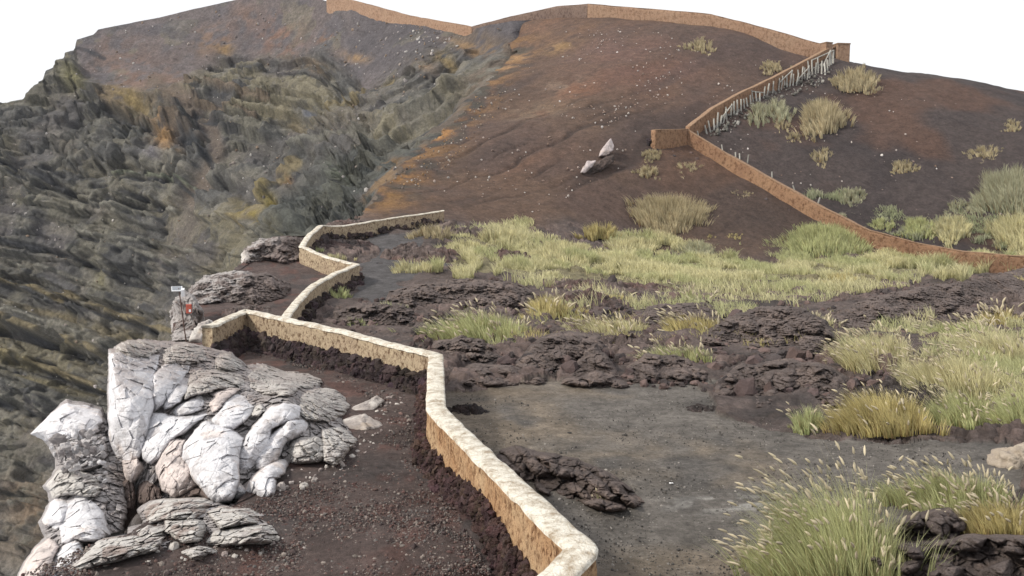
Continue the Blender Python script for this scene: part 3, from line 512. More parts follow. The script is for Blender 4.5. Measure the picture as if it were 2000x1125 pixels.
    o = np_obj(name, W, Fc, mat or (M_LAVA if kind == 'dark' else M_ROCK), col=C, origin=c - np.array([0, 0, max(-V[:, 2].min(), 0)])); tag(o, label, cat, group); return o
def zp(l): return [(x / 2.2222, 640 + y / 2.2222) for x, y in l]
def jointed_rock(name, label, blocks, hull, ctrl, step, seed, mat=None, cat='rock outcrop', group=None, hs=1.):
    hull = np.array(hull, float); lo, hi = hull.min(0) - 6, hull.max(0) + 6; xs_ = np.arange(lo[0], hi[0], step); ys_ = np.arange(lo[1], hi[1], step); GX, GY = np.meshgrid(xs_, ys_); S = np.c_[GX.ravel(), GY.ravel()]
    ctrl = np.array(ctrl, float); D = TPS(ctrl[:, :2] / 8, ctrl[:, 2], 1e-3)(S / 8); P0 = U(S[:, 0], S[:, 1], D)
    Wp = S + np.c_[fbm(P0 * 2.2, 3, seed), fbm(P0 * 2.2, 3, seed + 1)] * 4.5 + np.c_[fbm(P0 * 8, 2, seed + 2), fbm(P0 * 8, 2, seed + 3)] * 1.6
    ins = inpoly(Wp, hull); eo = np.where(ins, pdist(Wp, np.vstack([hull, hull[:1]])), -pdist(Wp, np.vstack([hull, hull[:1]])))
    r0 = np.random.default_rng(seed); h = np.full(len(S), -.16); own = np.full(len(S), -1); edge = np.zeros(len(S)); kk = np.zeros(len(S), int)
    KI = {'white': 0, 'pinkish': 1, 'crumbly': 2, 'grey': 3, 'dark': 4, 'lava': 5, 'ledge': 6}
    for b, (lb, kd, pl, off) in enumerate(blocks):
        pl = np.array(zp(pl)); c_ = pl.mean(0); pl = c_ + (pl - c_) * 1.07; bx = (Wp > pl.min(0) - 2).all(1) & (Wp < pl.max(0) + 2).all(1); idx = np.where(bx)[0]; m = inpoly(Wp[idx], pl); idx = idx[m]
        e = pdist(Wp[idx], np.vstack([pl, pl[:1]])); sz = np.sqrt(np.ptp(pl[:, 0]) * np.ptp(pl[:, 1])); rel = (Wp[idx] - c_) / sz; t = r0.normal(0, .22, 2)
        A = (.15 + .0016 * sz); hh = A * (1 - np.exp(-e / 2.2)) + .0012 * sz * (1 - np.exp(-e / (.16 * sz))) + rel @ t * .55 + off - .04
        d2 = r0.normal(size=(5, 2)); 
        for q in d2:                                                           # a few flat breaks across each block
            q = q / np.linalg.norm(q); x = rel @ q; hh -= np.clip(x - r0.uniform(.0, .32), 0, 9) * r0.uniform(.3, .95)
        win = hh > h[idx]; idx = idx[win]; h[idx] = hh[win]; own[idx] = b; edge[idx] = e[win]; kk[idx] = KI[kd]
    kk[own < 0] = 3;  kk[(own < 0) & (blocks[0][1] in ('lava', 'ledge'))] = KI[blocks[0][1]]; rough = np.array([.22, .3, 1., 1.1, .8, .75, .9])[kk]; rough = np.where(own < 0, 1.2, rough)
    fA, gA, iA = facet(P0 * 4.2, seed + 4, 1.2); fB, gB, iB = facet(P0 * 11, seed + 5, 1.2); rough2 = np.clip(rough + .5 * sst(14, 0, S[:, 1] - 712) , 0, 1.2)
    h = h + rough2 * (fA * .10 + fB * .045 - sst(.12, 0, gA) * .05 + fbm(P0 * 20, 3, seed + 6) * .02) + (1 - np.clip(rough2, 0, 1)) * (fbm(P0 * 2.4, 3, seed + 7) * .06 + fbm(P0 * 9, 3, seed + 8) * .018 + fA * .045 - sst(.035, 0, np.abs(vn(P0 * 1.7, seed + 14))) * .022)
    D2 = D - h * hs + 1.5 * np.exp(-np.clip(eo, -1, 99) / 3.5); P = U(S[:, 0], S[:, 1], D2)
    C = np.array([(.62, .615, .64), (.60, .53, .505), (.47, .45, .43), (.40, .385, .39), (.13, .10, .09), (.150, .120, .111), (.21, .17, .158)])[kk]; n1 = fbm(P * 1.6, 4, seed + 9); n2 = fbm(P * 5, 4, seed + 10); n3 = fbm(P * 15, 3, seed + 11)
    C = mixc(C, (.66, .56, .50), sst(.2, .5, n1) * (kk == 0) * .5); C = mixc(C, (.30, .27, .265), sst(.1, .4, n2 + n3 * .3) * np.array([.38, .4, .6, .6, .2, 0, .2])[kk]); C = mixc(C, (.09, .075, .07), sst(.3, .5, n3 + n2 * .4) * np.array([.15, .3, .5, .5, .3, .2, .3])[kk])
    crack = sst(3.0, .5, edge) * (own >= 0) + (own < 0) * .7; C = mixc(C, (.16, .13, .12), crack * .45 * (kk < 4)); C = mixc(C, (.055, .044, .042), crack * .5 * (kk > 4)); C = mixc(C, (.225, .175, .155), sst(0, .4, n1 + .5 * n2) * .7 * (kk == 5)); C = mixc(C, (.50, .47, .46), sst(-.35, .1, n1 + .4 * n2) * sst(540, 485, S[:, 0] + (S[:, 1] - 500) * .8) * .8 * (kk == 6))                 # joint edges and gaps tinted darker
    C = mixc(C, (.23, .175, .155), sst(-.05, .3, n1 + .4 * n2) * .75 * sst(955, 985, S[:, 1]) * (kk == 2) * (S[:, 0] > 200))
    g = P.reshape(len(ys_), len(xs_), 3); nm = np.cross(np.gradient(g, axis=1), np.gradient(g, axis=0)).reshape(-1, 3); nm /= np.linalg.norm(nm, axis=1)[:, None] + 1e-12; nm *= np.where((nm * P).sum(1) > 0, -1, 1)[:, None]
    C = mixc(C, (.21, .165, .15), sst(.5, .95, nm[:, 2] + n2 * .35) * .6 * sst(820, 700, S[:, 1] + n1 * 60) * (kk < 4))            # settled brown cinder on the old top crust
    keep = eo > -1.; Fq = grid_faces(len(ys_), len(xs_)); Fq = Fq[keep[Fq].all(1)][:, ::-1]; V, Fq, C = compact(P, Fq, C); c = V.mean(0); c[2] = V[:, 2].min()
    o = np_obj(name, V, Fq, mat or M_ROCK, col=C, origin=c); tag(o, label, cat, group); return o
BD = lambda py: float(np.interp(py, [660, 680, 720, 760, 800, 850, 900, 975, 1125], [22.2, 20.5, 17.6, 16.3, 15.3, 14.3, 13.5, 12.5, 10.6]))
B = [
 ('tall white block at the far left corner of the bleached boulders, smooth face streaked grey', 'white', [(475, 120), (560, 110), (690, 130), (668, 240), (662, 350), (640, 470), (610, 555), (560, 575), (500, 548), (470, 485), (478, 300)], 17.2, 1.0, .2),
 ('narrow white column with a brown rounded top, second from the left corner', 'white', [(668, 210), (720, 160), (800, 130), (832, 180), (760, 255), (720, 325), (668, 372), (660, 280)], 17.2, .8, .5),
 ('slim slanted pale slab leaning right between column and shoulder rock', 'white', [(775, 215), (832, 188), (818, 270), (772, 322), (715, 358), (700, 335)], 16.5, .5, .6),
 ('broad brown topped pale shoulder rock at the top of the bleached heap', 'crumbly', [(826, 190), (885, 170), (1000, 180), (1062, 170), (1055, 245), (960, 265), (900, 282), (840, 292), (800, 305)], 17.2, .9, .8),
 ('thin stacked pale ledges wedged above the block with a dark hole', 'white', [(700, 372), (790, 318), (870, 285), (918, 280), (912, 332), (830, 372), (740, 395)], 15.6, .5, .5),
 ('white block with a round dark hole in its face', 'white', [(660, 370), (760, 388), (850, 378), (910, 348), (890, 385), (782, 470), (742, 492), (702, 560), (660, 590), (630, 562), (618, 530), (640, 440)], 14.7, .6, .3),
 ('largest smooth white boulder in the middle of the bleached heap', 'white', [(895, 412), (1000, 440), (1050, 482), (1032, 560), (1032, 660), (1002, 742), (950, 762), (900, 722), (830, 642), (790, 560), (805, 505), (850, 450)], 13.6, .7, .4),
 ('grey cracked wedge resting above the largest white boulder', 'white', [(908, 402), (960, 342), (1010, 288), (1062, 298), (1104, 342), (1092, 382), (1012, 438), (960, 426)], 15.0, .7, .6),
 ('pale pink flat panel of rock below the block with a dark hole', 'pinkish', [(718, 490), (802, 490), (796, 560), (832, 642), (862, 682), (840, 702), (760, 732), (708, 702), (680, 602)], 13.7, .5, .3),
 ('tall smooth white boulder with a small dark pit, right of the largest one', 'white', [(1108, 420), (1180, 350), (1232, 335), (1302, 350), (1292, 402), (1182, 442), (1162, 522), (1112, 612), (1076, 662), (1033, 632), (1035, 540), (1068, 472)], 14.2, .6, .5),
 ('rounded white boulder folded against the right of the tall pitted one', 'white', [(1178, 462), (1250, 408), (1340, 398), (1392, 400), (1392, 442), (1302, 462), (1232, 512), (1212, 572), (1152, 622), (1112, 602), (1113, 530)], 14.2, .6, .4),
 ('cream speckled round boulder at the right of the white heap', 'crumbly', [(1228, 512), (1290, 480), (1372, 474), (1412, 500), (1402, 562), (1372, 592), (1290, 592), (1238, 572)], 14.0, .5, .3),
 ('low bright white boulder at the lower right foot of the heap', 'white', [(1098, 640), (1180, 588), (1242, 558), (1268, 610), (1232, 642), (1192, 662), (1192, 722), (1152, 752), (1080, 768), (1063, 702), (1083, 662)], 13.0, .5, .3),
 ('blocky cream rock with a pink face beside the red cinder ledge', 'crumbly', [(1308, 300), (1360, 270), (1450, 258), (1502, 290), (1542, 340), (1502, 382), (1430, 402), (1330, 402), (1303, 370)], 15.4, .6, .8),
 ('knobbly grey white rock lump nearest the foot of the pitted tan wall', 'crumbly', [(1078, 202), (1140, 160), (1232, 182), (1332, 188), (1412, 210), (1392, 252), (1302, 262), (1262, 292), (1150, 292), (1088, 262)], 17.0, .6, .9),
 ('crumbly cream outcrop flaring onto the cinders right of the round speckled boulder', 'crumbly', [(1398, 450), (1480, 428), (1562, 488), (1502, 562), (1462, 612), (1400, 582), (1398, 500)], 14.3, .45, .6),
 ('small lichen grey rock tip lying out on the red cinders', 'crumbly', [(1498, 402), (1580, 378), (1655, 430), (1602, 452), (1530, 442)], 15.0, .3, .8),
 ('curved grey rock tail reaching furthest right over the cinders', 'crumbly', [(1508, 362), (1600, 318), (1632, 298), (1668, 320), (1632, 352), (1560, 384)], 16.1, .3, .9),
 ('flat knobbly grey white cap on the far left corner block', 'crumbly', [(468, 92), (560, 55), (650, 55), (700, 88), (645, 130), (560, 132), (478, 130)], 18.6, .7, 1.),
 ('brown weathered rock slab along the back top of the heap', 'crumbly', [(690, 92), (760, 66), (840, 62), (902, 88), (885, 145), (800, 165), (720, 155)], 19.0, .8, 1.),
 ('small grey cube of rock wedged between two cracked boulders', 'crumbly', [(1088, 346), (1130, 333), (1165, 368), (1132, 394), (1092, 384)], 15.0, .4, .3),
 ('small white wedge stuck in the crack below the tall pitted boulder', 'white', [(1030, 665), (1067, 653), (1068, 722), (1042, 744), (1008, 738)], 13.1, .35, .2),
 ('stained pale nose of rock under the tall corner block', 'pinkish', [(536, 580), (600, 566), (645, 600), (604, 655), (562, 695), (542, 645)], 14.5, .5, .3),
 ('cream rock nodule above the grey cracked wedge', 'pinkish', [(905, 330), (920, 280), (1000, 255), (1040, 270), (1010, 295), (955, 345), (918, 372)], 15.6, .4, .6),
 ('brown crusted pale ledge behind the knobbly lump by the wall', 'crumbly', [(880, 150), (900, 110), (1000, 115), (1065, 165), (1010, 185), (900, 182)], 18.5, .6, 1.),
 ('white knob of rock jutting furthest left over the crater', 'white', [(140, 460), (220, 380), (290, 320), (340, 328), (392, 328), (442, 350), (442, 420), (380, 475), (300, 475), (240, 492), (195, 490)], 15.4, .6, .3),
 ('grey rubbly rock below the white knob over the crater', 'grey', [(245, 500), (330, 465), (430, 465), (465, 520), (440, 590), (350, 625), (290, 602), (255, 560)], 14.8, .6, .2),
 ('pale grey lump halfway down the left edge rocks', 'crumbly', [(198, 690), (250, 630), (300, 598), (400, 640), (440, 700), (405, 735), (300, 725), (228, 742)], 13.9, .6, .2),
 ('smooth grey white flake on the outer left of the edge rocks', 'white', [(172, 850), (218, 760), (262, 720), (305, 730), (292, 812), (252, 882), (208, 912)], 13.2, .5, .2),
 ('upright bluish white pillar with pink streaks at the lower left edge', 'white', [(255, 760), (340, 708), (382, 728), (442, 800), (475, 900), (420, 935), (330, 925), (268, 952), (252, 856)], 12.8, .6, .2),
 ('pale pink tinged rock at the bottom left corner over the crater', 'pinkish', [(80, 1070), (100, 1040), (150, 958), (210, 918), (255, 960), (222, 1020), (212, 1090), (160, 1130), (60, 1130)], 11.9, .6, .2),
 ('smooth white rock at the bottom left between cinders and edge', 'white', [(218, 1010), (280, 950), (330, 925), (375, 958), (352, 1012), (292, 1042), (242, 1085), (205, 1095)], 11.8, .5, .3),
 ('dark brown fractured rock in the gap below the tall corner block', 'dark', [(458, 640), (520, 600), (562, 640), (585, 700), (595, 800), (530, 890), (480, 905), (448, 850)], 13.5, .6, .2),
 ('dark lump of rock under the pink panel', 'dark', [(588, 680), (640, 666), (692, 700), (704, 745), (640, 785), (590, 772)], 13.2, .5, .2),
 ('dark rock deep under the largest white boulder', 'dark', [(760, 720), (860, 690), (960, 760), (1080, 760), (1060, 800), (900, 790), (770, 770)], 13.3, .4, .2)]
def TB(px, py, k=.12): q = hit1(px, py); return (px, py, q[1] - k)
main = [(b[0], b[1], b[2], {0: .15, 6: .12, 9: -.03, 10: -.06}.get(i, 0.)) for i, b in enumerate(B[:25]) if i not in (16, 17)] + [(b[0], b[1], b[2], -.05) for b in B[32:]]
left = [(b[0], b[1], b[2], 0.) for b in B[25:32]]
hullm = zp([(470, 95), (555, 55), (640, 52), (760, 60), (905, 85), (1010, 110), (1070, 165), (1140, 155), (1240, 180), (1340, 185), (1415, 210), (1400, 255), (1455, 255), (1510, 290), (1545, 340), (1500, 390), (1570, 488), (1505, 570), (1460, 615), (1400, 595), (1270, 610), (1235, 660), (1195, 740), (1150, 765), (1075, 775), (1000, 765), (945, 775), (850, 745), (700, 790), (600, 800), (530, 900), (470, 915), (440, 850), (455, 640), (470, 560), (462, 480), (470, 300)])
jointed_rock('rock_outcrop', 'large bleached white rock outcrop split by dark joints into smooth blocks beside the cinder ledge', main, hullm,
    [(500 / 2.222, 640 + 900 / 2.222, 14.3), (560 / 2.222, 640 + 575 / 2.222, 14.6), (480 / 2.222, 640 + 300 / 2.222, 15.1), (480 / 2.222, 640 + 100 / 2.222, 16.2), (660 / 2.222, 640 + 60 / 2.222, 18.2), (640 / 2.222, 640 + 400 / 2.222, 15.0), (680 / 2.222, 640 + 230 / 2.222, 15.8), (800 / 2.222, 640 + 200 / 2.222, 16.6), (900 / 2.222, 640 + 120 / 2.222, 18.3), (1040 / 2.222, 640 + 200 / 2.222, 17.6), (780 / 2.222, 640 + 400 / 2.222, 14.9), (700 / 2.222, 640 + 600 / 2.222, 14.0), (800 / 2.222, 640 + 730 / 2.222, 13.2), (900 / 2.222, 640 + 420 / 2.222, 14.5), (1000 / 2.222, 640 + 300 / 2.222, 15.8), (930 / 2.222, 640 + 600 / 2.222, 13.4), (1000 / 2.222, 640 + 755 / 2.222, 12.75), (1110 / 2.222, 640 + 600 / 2.222, 13.5), (1110 / 2.222, 640 + 765 / 2.222, 12.8), (1200 / 2.222, 640 + 420 / 2.222, 14.6), (1250 / 2.222, 640 + 280 / 2.222, 16.2), (640 / 2.222, 640 + 760 / 2.222, 13.8)] + [TB(*p) for p in zp([(1200, 700), (1300, 605), (1450, 610), (1560, 500), (1545, 350), (1480, 270), (1410, 225), (1250, 180)])], .8, 500)
hulll = zp([(135, 462), (215, 380), (290, 312), (345, 322), (440, 345), (490, 430), (560, 560), (570, 640), (560, 700), (560, 800), (540, 900), (420, 945), (385, 960), (355, 1020), (300, 1050), (250, 1095), (60, 1125), (85, 1050), (150, 950), (195, 910), (165, 850), (215, 755), (190, 690), (245, 615), (240, 560), (190, 490)])
jointed_rock('rock_outcrop', 'knobbly grey white rock stack at the far left rim with a pale pillar foot', left, hulll,
    [(60 + 5, 850, 15.2), (130, 800, 15.6), (195, 800, 15.8), (130, 860, 15.0), (160, 900, 14.6), (120, 930, 14.0), (200, 960, 13.4), (85, 1010, 13.0), (150, 1000, 12.9), (210, 1045, 12.3), (250, 930, 14.4), (250, 1000, 13.2), (225, 860, 15.0), (50, 1110, 11.4), (110, 1120, 11.1), (160, 1070, 11.6)], .8, 520)
PLT = [('', 'crumbly', p, .04) for p in [[(600, 800), (650, 750), (760, 740), (880, 735), (940, 770), (900, 800), (830, 830), (720, 830), (640, 845)], [(720, 835), (830, 832), (940, 850), (945, 890), (860, 932), (800, 932), (720, 890)], [(900, 803), (960, 772), (1100, 775), (1200, 790), (1248, 830), (1150, 850), (1050, 852), (960, 872), (942, 842)],
    [(940, 882), (1050, 862), (1150, 857), (1240, 852), (1248, 890), (1284, 925), (1180, 938), (1000, 948), (900, 938)], [(556, 872), (640, 852), (720, 872), (700, 902), (640, 912), (556, 902)], [(380, 972), (430, 932), (550, 902), (700, 912), (660, 982), (540, 1012), (430, 1042), (330, 1062), (310, 1050)], [(770, 972), (870, 942), (955, 962), (930, 1002), (830, 1012)]]]
jointed_rock('rock_outcrop', 'low flat plate of lichen whitened rock on cinders in front of the white outcrop', PLT, zp([(595, 790), (650, 745), (760, 732), (890, 730), (1000, 765), (1110, 768), (1215, 785), (1262, 830), (1258, 890), (1290, 930), (1180, 945), (1000, 955), (960, 1000), (830, 1018), (760, 985), (680, 985), (540, 1020), (420, 1052), (320, 1072), (250, 1090), (300, 1030), (375, 965), (430, 925), (545, 895), (550, 868), (620, 848)]),
    [(*p, hit1(*p)[1] - k) for p, k in zip(zp([(300, 1070), (420, 1000), (560, 900), (620, 800), (760, 735), (900, 740), (1100, 772), (1250, 830), (1285, 930), (1000, 950), (830, 1010), (700, 930), (760, 860), (900, 850), (1050, 850), (1150, 890), (560, 960), (500, 1020)]), [.05, .15, .1, .12, .3, .3, .15, .05, .04, .1, .05, .15, .3, .3, .28, .2, .12, .05])], .7, 540)
for i in (16, 17):
    lb, kd, pl, d, th, tl = B[i]; outline_rock('boulder', lb, zp(pl), hit1(*np.mean(zp(pl), 0))[1] - .1, .3, kd, tilt=tl * 2, seed=100 + i, group=None)
P2 = [(x / 2.813 + 600, y / 2.813) for x, y in [(1590, 875), (1606, 835), (1640, 792), (1668, 758), (1694, 828), (1642, 866)]]
dh = hit1(1182, 306)[1]
outline_rock('boulder', 'large pointed pale pink boulder on the brown slope left of the wall bend', P2, dh - .2, .55, 'pale', amp=.02, facets=9, tilt=2, e=.9, seed=5, grow=1.0)
P2 = [(x / 2.813 + 600, y / 2.813) for x, y in [(1500, 950), (1516, 915), (1540, 878), (1590, 880), (1562, 922), (1526, 954)]]
outline_rock('boulder', 'smaller pale slab tilted just downslope of the pointed pink boulder', P2, hit1(1145, 335)[1] - .1, .4, 'pale', amp=.02, facets=9, tilt=2, e=.9, seed=6, grow=1.0)
P2 = [(1134, 348), (1150, 325), (1185, 305), (1203, 300), (1200, 318), (1170, 338), (1145, 350)]
outline_rock('boulder', 'dark earth scar on the slope, its shadow coloured in, beside the two pale boulders', P2, hit1(1170, 335)[1] + .35, .4, 'dark', amp=.03, tilt=3, seed=9, grow=.95)  # earth scar built as a lump; its dark colour includes the shadow
outline_rock('boulder', 'pale crusty boulder behind the feathery grass at the right edge', [(1935, 905), (1948, 880), (1975, 872), (2010, 868), (2045, 890), (2040, 935), (2000, 945), (1965, 938), (1942, 928)], 13.6, .35, 'tan', amp=.10, facets=9, seed=44, grow=1.0)

# ------------------------------------------------------------------ rough lava outcrops
def outcrop(label, x0, y0, x1, y1, hf=.75, bf=.42, rot=0., n=(150, 100), colr=(.128, .100, .092), seed=1, ragged=1., cat='lava outcrop', name='lava_outcrop', pale=0., flat=0., group='lava outcrops'):
    cx = (x0 + x1) / 2; Pf = hit1(cx, y1 - 1); d = Pf[1]; w = (x1 - x0) * d / F / 2; b = w * 2 * bf; h = (y1 - y0) * d / F * hf * .72
    c = np.array([Pf[0] + (x0 + x1 - 2 * cx), d + b * .85]); c[0] = (cx - 1000) / F * c[1]
    gx_, gy_ = np.meshgrid(np.linspace(-1.2, 1.2, n[0]), np.linspace(-1.2, 1.2, n[1])); q = np.c_[gx_.ravel() * w, gy_.ravel() * b]
    cr, sr = math.cos(rot), math.sin(rot); XY = np.c_[q[:, 0] * cr - q[:, 1] * sr, q[:, 0] * sr + q[:, 1] * cr] + c
    g3 = np.c_[XY, np.full(len(XY), seed * 3.7)]; fs = 1 / max(w, .3)
    r = np.hypot(gx_.ravel(), gy_.ravel()) + fbm(g3 * 1.3 * fs, 3, seed) * .42 + fbm(g3 * 5 * fs, 3, seed + 1) * .14
    prof = np.clip(1 - r ** 2.2, 0, 1) ** .36; prof = prof * (1 - flat) + flat * sst(1., .75, r)
    bl = np.clip(h * .8, .14, .8); f1, f2, idv = vor(np.c_[XY / bl + fbm(g3 / bl, 2, seed + 7)[:, None] * .5, 0 * r], seed + 2); f1b, f2b, idb = vor(np.c_[XY / bl * 2.6, 0 * r + 3], seed + 3)
    cs = np.clip(h * 1.5, .35, 1.5); fa, ga, ia = facet(np.c_[XY / cs * [.8, 1] + fbm(g3 / cs, 2, seed + 7)[:, None] * .35, 0 * r], seed + 14, 1.4); fb, gb, ib = facet(np.c_[XY / (cs * .38) + fbm(g3 * 2 / cs, 2, seed + 16)[:, None] * .3, 0 * r + 2], seed + 15, 1.3)
    z = h * prof * (.66 + .12 * ridge(g3 * 1.6 * fs, 2, seed + 4) + .42 * fa * ragged) + prof ** .5 * cs * ragged * (fb * .13 - sst(.10, 0, ga) * .22 - sst(.09, 0, gb) * .06)
    z += prof ** .6 * ragged * bl * (-.12 * sst(.14, 0, f2 - f1) + .07 * (idb - .5) - .05 * sst(.12, 0, f2b - f1b)); z += prof ** .5 * fbm(g3 * 7 / bl, 3, seed + 5) * .07 * bl
    zz = H(XY[:, 0], XY[:, 1]) + z - .05 - sst(.95, 1.1, r) * .12; f1c, f2c, idc = vor(np.c_[XY / bl * 6 + fbm(g3 * 3 / bl, 2, seed + 13)[:, None] * .6, 0 * r + 5], seed + 6); zz += prof ** .6 * ragged * bl * ((idc - .5) * .07 - .03 * sst(.15, 0, f2c - f1c)); P = np.c_[XY, zz]; jit = fbm(P * 2.5 / bl, 3, seed + 8) * .09 * bl * prof; P[:, 0] += jit; P[:, 1] += fbm(P * 2.5 / bl + 9, 3, seed + 9) * .09 * bl * prof
    C = np.tile(colr, (len(P), 1)).astype(float); m1 = fbm(P * 2 / bl, 4, seed + 10); C = mixc(C, np.array(colr) * 1.7 + .01, sst(.05, .4, m1) * .8); C = mixc(C, np.array(colr) * np.array([1.25, .97, .93]), sst(0, .4, fbm(P * .8, 3, seed + 11)) * .7)
    C = mixc(C, np.array(colr) * .6, sst(.05, .4, -m1) * .7); C = C * (.86 + .28 * idc)[:, None]
    if pale: C = mixc(C, (.48, .45, .42), sst(-.3, .15, fbm(P * 3.2, 4, seed + 12)) * pale)
    Fc = grid_faces(n[1], n[0]); Fc = Fc[(r[Fc] < 1.12).all(1)]
    V, Fc, C = compact(P, Fc, C); o = np_obj(name, V, Fc, M_LAVA, col=C, origin=(c[0], c[1], H(c[0], c[1]))); tag(o, label, cat, group); return o
OUT = [
 ('brown lava mound with a peaked crest at the back of the gravel path', 1085, 672, 1240, 762, .95, .35, {}),
 ('long broken lava ridge right of the peaked mound behind the path', 1200, 690, 1400, 758, .85, .3, {}),
 ('wide lava hump above the peaked mound, below the big green grass clump', 985, 645, 1170, 728, .8, .35, {}),
 ('low dark lava shelf hugging the bend of the pitted wall', 872, 705, 1070, 762, .8, .35, {}),
 ('jumbled dark lava behind the corner of the pitted wall', 835, 655, 965, 712, .8, .4, {}),
 ('high rounded lava outcrop with a smooth dark hollow, centre right', 1365, 596, 1650, 702, .85, .4, {}),
 ('layered lava outcrop beside the yellow green clump right of the path', 1385, 695, 1665, 806, .8, .36, {}),
 ('dark slanting lava rib poking from the path near the foreground wall', 965, 872, 1285, 1006, .36, .5, {'n': (260, 170), 'colr': (.062, .052, .051), 'rot': -.5, 'flat': .35}),
 ('small dark lava knob on the path against the wall bend', 872, 772, 955, 812, .75, .4, {'colr': (.05, .042, .042)}),
 ('long jagged lava band across the middle of the plain', 745, 545, 1060, 612, .75, .3, {'n': (200, 90)}),
 ('dark lava rise along the inner side of the zigzag wall', 640, 588, 830, 642, .7, .4, {'colr': (.06, .05, .05)}),
 ('thin lava strip under the middle of the pale grass field', 1050, 538, 1330, 572, .8, .25, {}),
 ('broad brown lava ridge filling the far right middle ground', 1600, 566, 2060, 668, .7, .4, {'n': (260, 130)}),
 ('upper lava crest at the right end below the hillside wall', 1870, 528, 2120, 610, .55, .4, {'n': (200, 110)}),
 ('near lava shelf in the bottom right corner', 1690, 1035, 2080, 1150, .85, .45, {'n': (300, 200)}),
 ('lava knob crowned with grass at the bottom right', 1700, 988, 1900, 1090, .8, .42, {'n': (240, 160)}),
 ('lava rubble behind the end of the zigzag wall', 850, 428, 960, 462, .8, .35, {}),
 ('pinkish lava rubble between the grass tufts near the zigzag wall', 745, 468, 905, 512, .8, .3, {}),
 ('brown lava block half buried in the field grass', 960, 478, 1045, 515, .9, .3, {'colr': (.10, .07, .065)}),
 ('dark lava band between two yellow grass clumps in mid plain', 1230, 590, 1420, 640, .75, .35, {}),
 ('low lava scatter behind the yellow tuft at mid plain', 1080, 545, 1230, 600, .7, .35, {}),
 ('lava shelf under the front of the yellow green grass by the hump', 1150, 640, 1330, 690, .7, .35, {}),
 ('small dark lava stones at the right rim of the path', 1340, 775, 1420, 806, .6, .4, {'colr': (.06, .05, .048)}),
 ('tiny dark lava lump in front of the layered outcrop', 1412, 792, 1472, 818, .6, .4, {'colr': (.06, .05, .048)}),
 ('bare dark lava slope dividing the grass on the right', 1660, 690, 1860, 800, .7, .4, {'colr': (.055, .046, .045), 'ragged': .5}),
 ('brown and grey crumbling ledge at the crater edge by the zigzag wall bend', 474, 460, 612, 524, .85, .4, {'pale': .35, 'colr': (.10, .075, .07)}),
 ('brown ledge rocks on the crater edge behind the instrument pole', 362, 532, 575, 600, .75, .4, {'pale': .25, 'colr': (.11, .082, .075), 'n': (200, 110)}),
 ('small brown ledge rocks in front of the zigzag wall on the crater side', 430, 590, 540, 622, .6, .4, {'pale': .2, 'colr': (.10, .075, .07)}),
 ('dark lava foot inside the far bend of the zigzag wall', 615, 462, 740, 492, .7, .35, {'colr': (.06, .05, .05)}),
 ('dark rocks lining the outer far side of the zigzag wall', 640, 428, 730, 446, .8, .4, {}),
]
def lava_mass(label, hull, nb, seed, lean=.5, kind='lava', step=1.0, hs=1., tiltx=.1):
    hull = np.array(hull, float); r0 = np.random.default_rng(seed); n = len(hull); Pg = hit(hull[:, 0], hull[:, 1])
    def ybot(x):
        ys = [a[1] + (x - a[0]) * (b[1] - a[1]) / (b[0] - a[0] + 1e-9) for a, b in zip(hull, np.roll(hull, -1, 0)) if min(a[0], b[0]) - .01 <= x <= max(a[0], b[0]) + .01]; return max(ys)
    ctrl = []
    for (x, y), g in zip(hull, Pg): db = hit1(x, ybot(x))[1]; ctrl.append((x, y, db + lean * (g[1] - db) - .05))
    bl = []; lo, hi = hull.min(0), hull.max(0); A = (hi - lo).prod(); sz = math.sqrt(A / nb) * .62
    while len(bl) < nb:
        c = r0.uniform(lo, hi)
        if not inpoly(c[None], hull)[0]: continue
        k = r0.integers(6, 9); a = np.sort(r0.uniform(0, 6.2832, k)); rr = sz * r0.uniform(.55, 1.3) * r0.uniform(.8, 1.2, k); q = np.c_[np.cos(a) * rr * 1.5, np.sin(a) * rr * .72]; q[:, 1] += q[:, 0] * tiltx; q += c
        bl.append(('', kind, np.c_[q[:, 0] * 2.2222, (q[:, 1] - 640) * 2.2222].tolist(), r0.normal(0, .05)))
    return jointed_rock('lava_outcrop' if kind == 'lava' else 'rock_ledge', label, bl, hull, ctrl, step, seed, M_LAVA, 'lava outcrop' if kind == 'lava' else 'rock ledge', 'lava outcrops' if kind == 'lava' else None, hs)
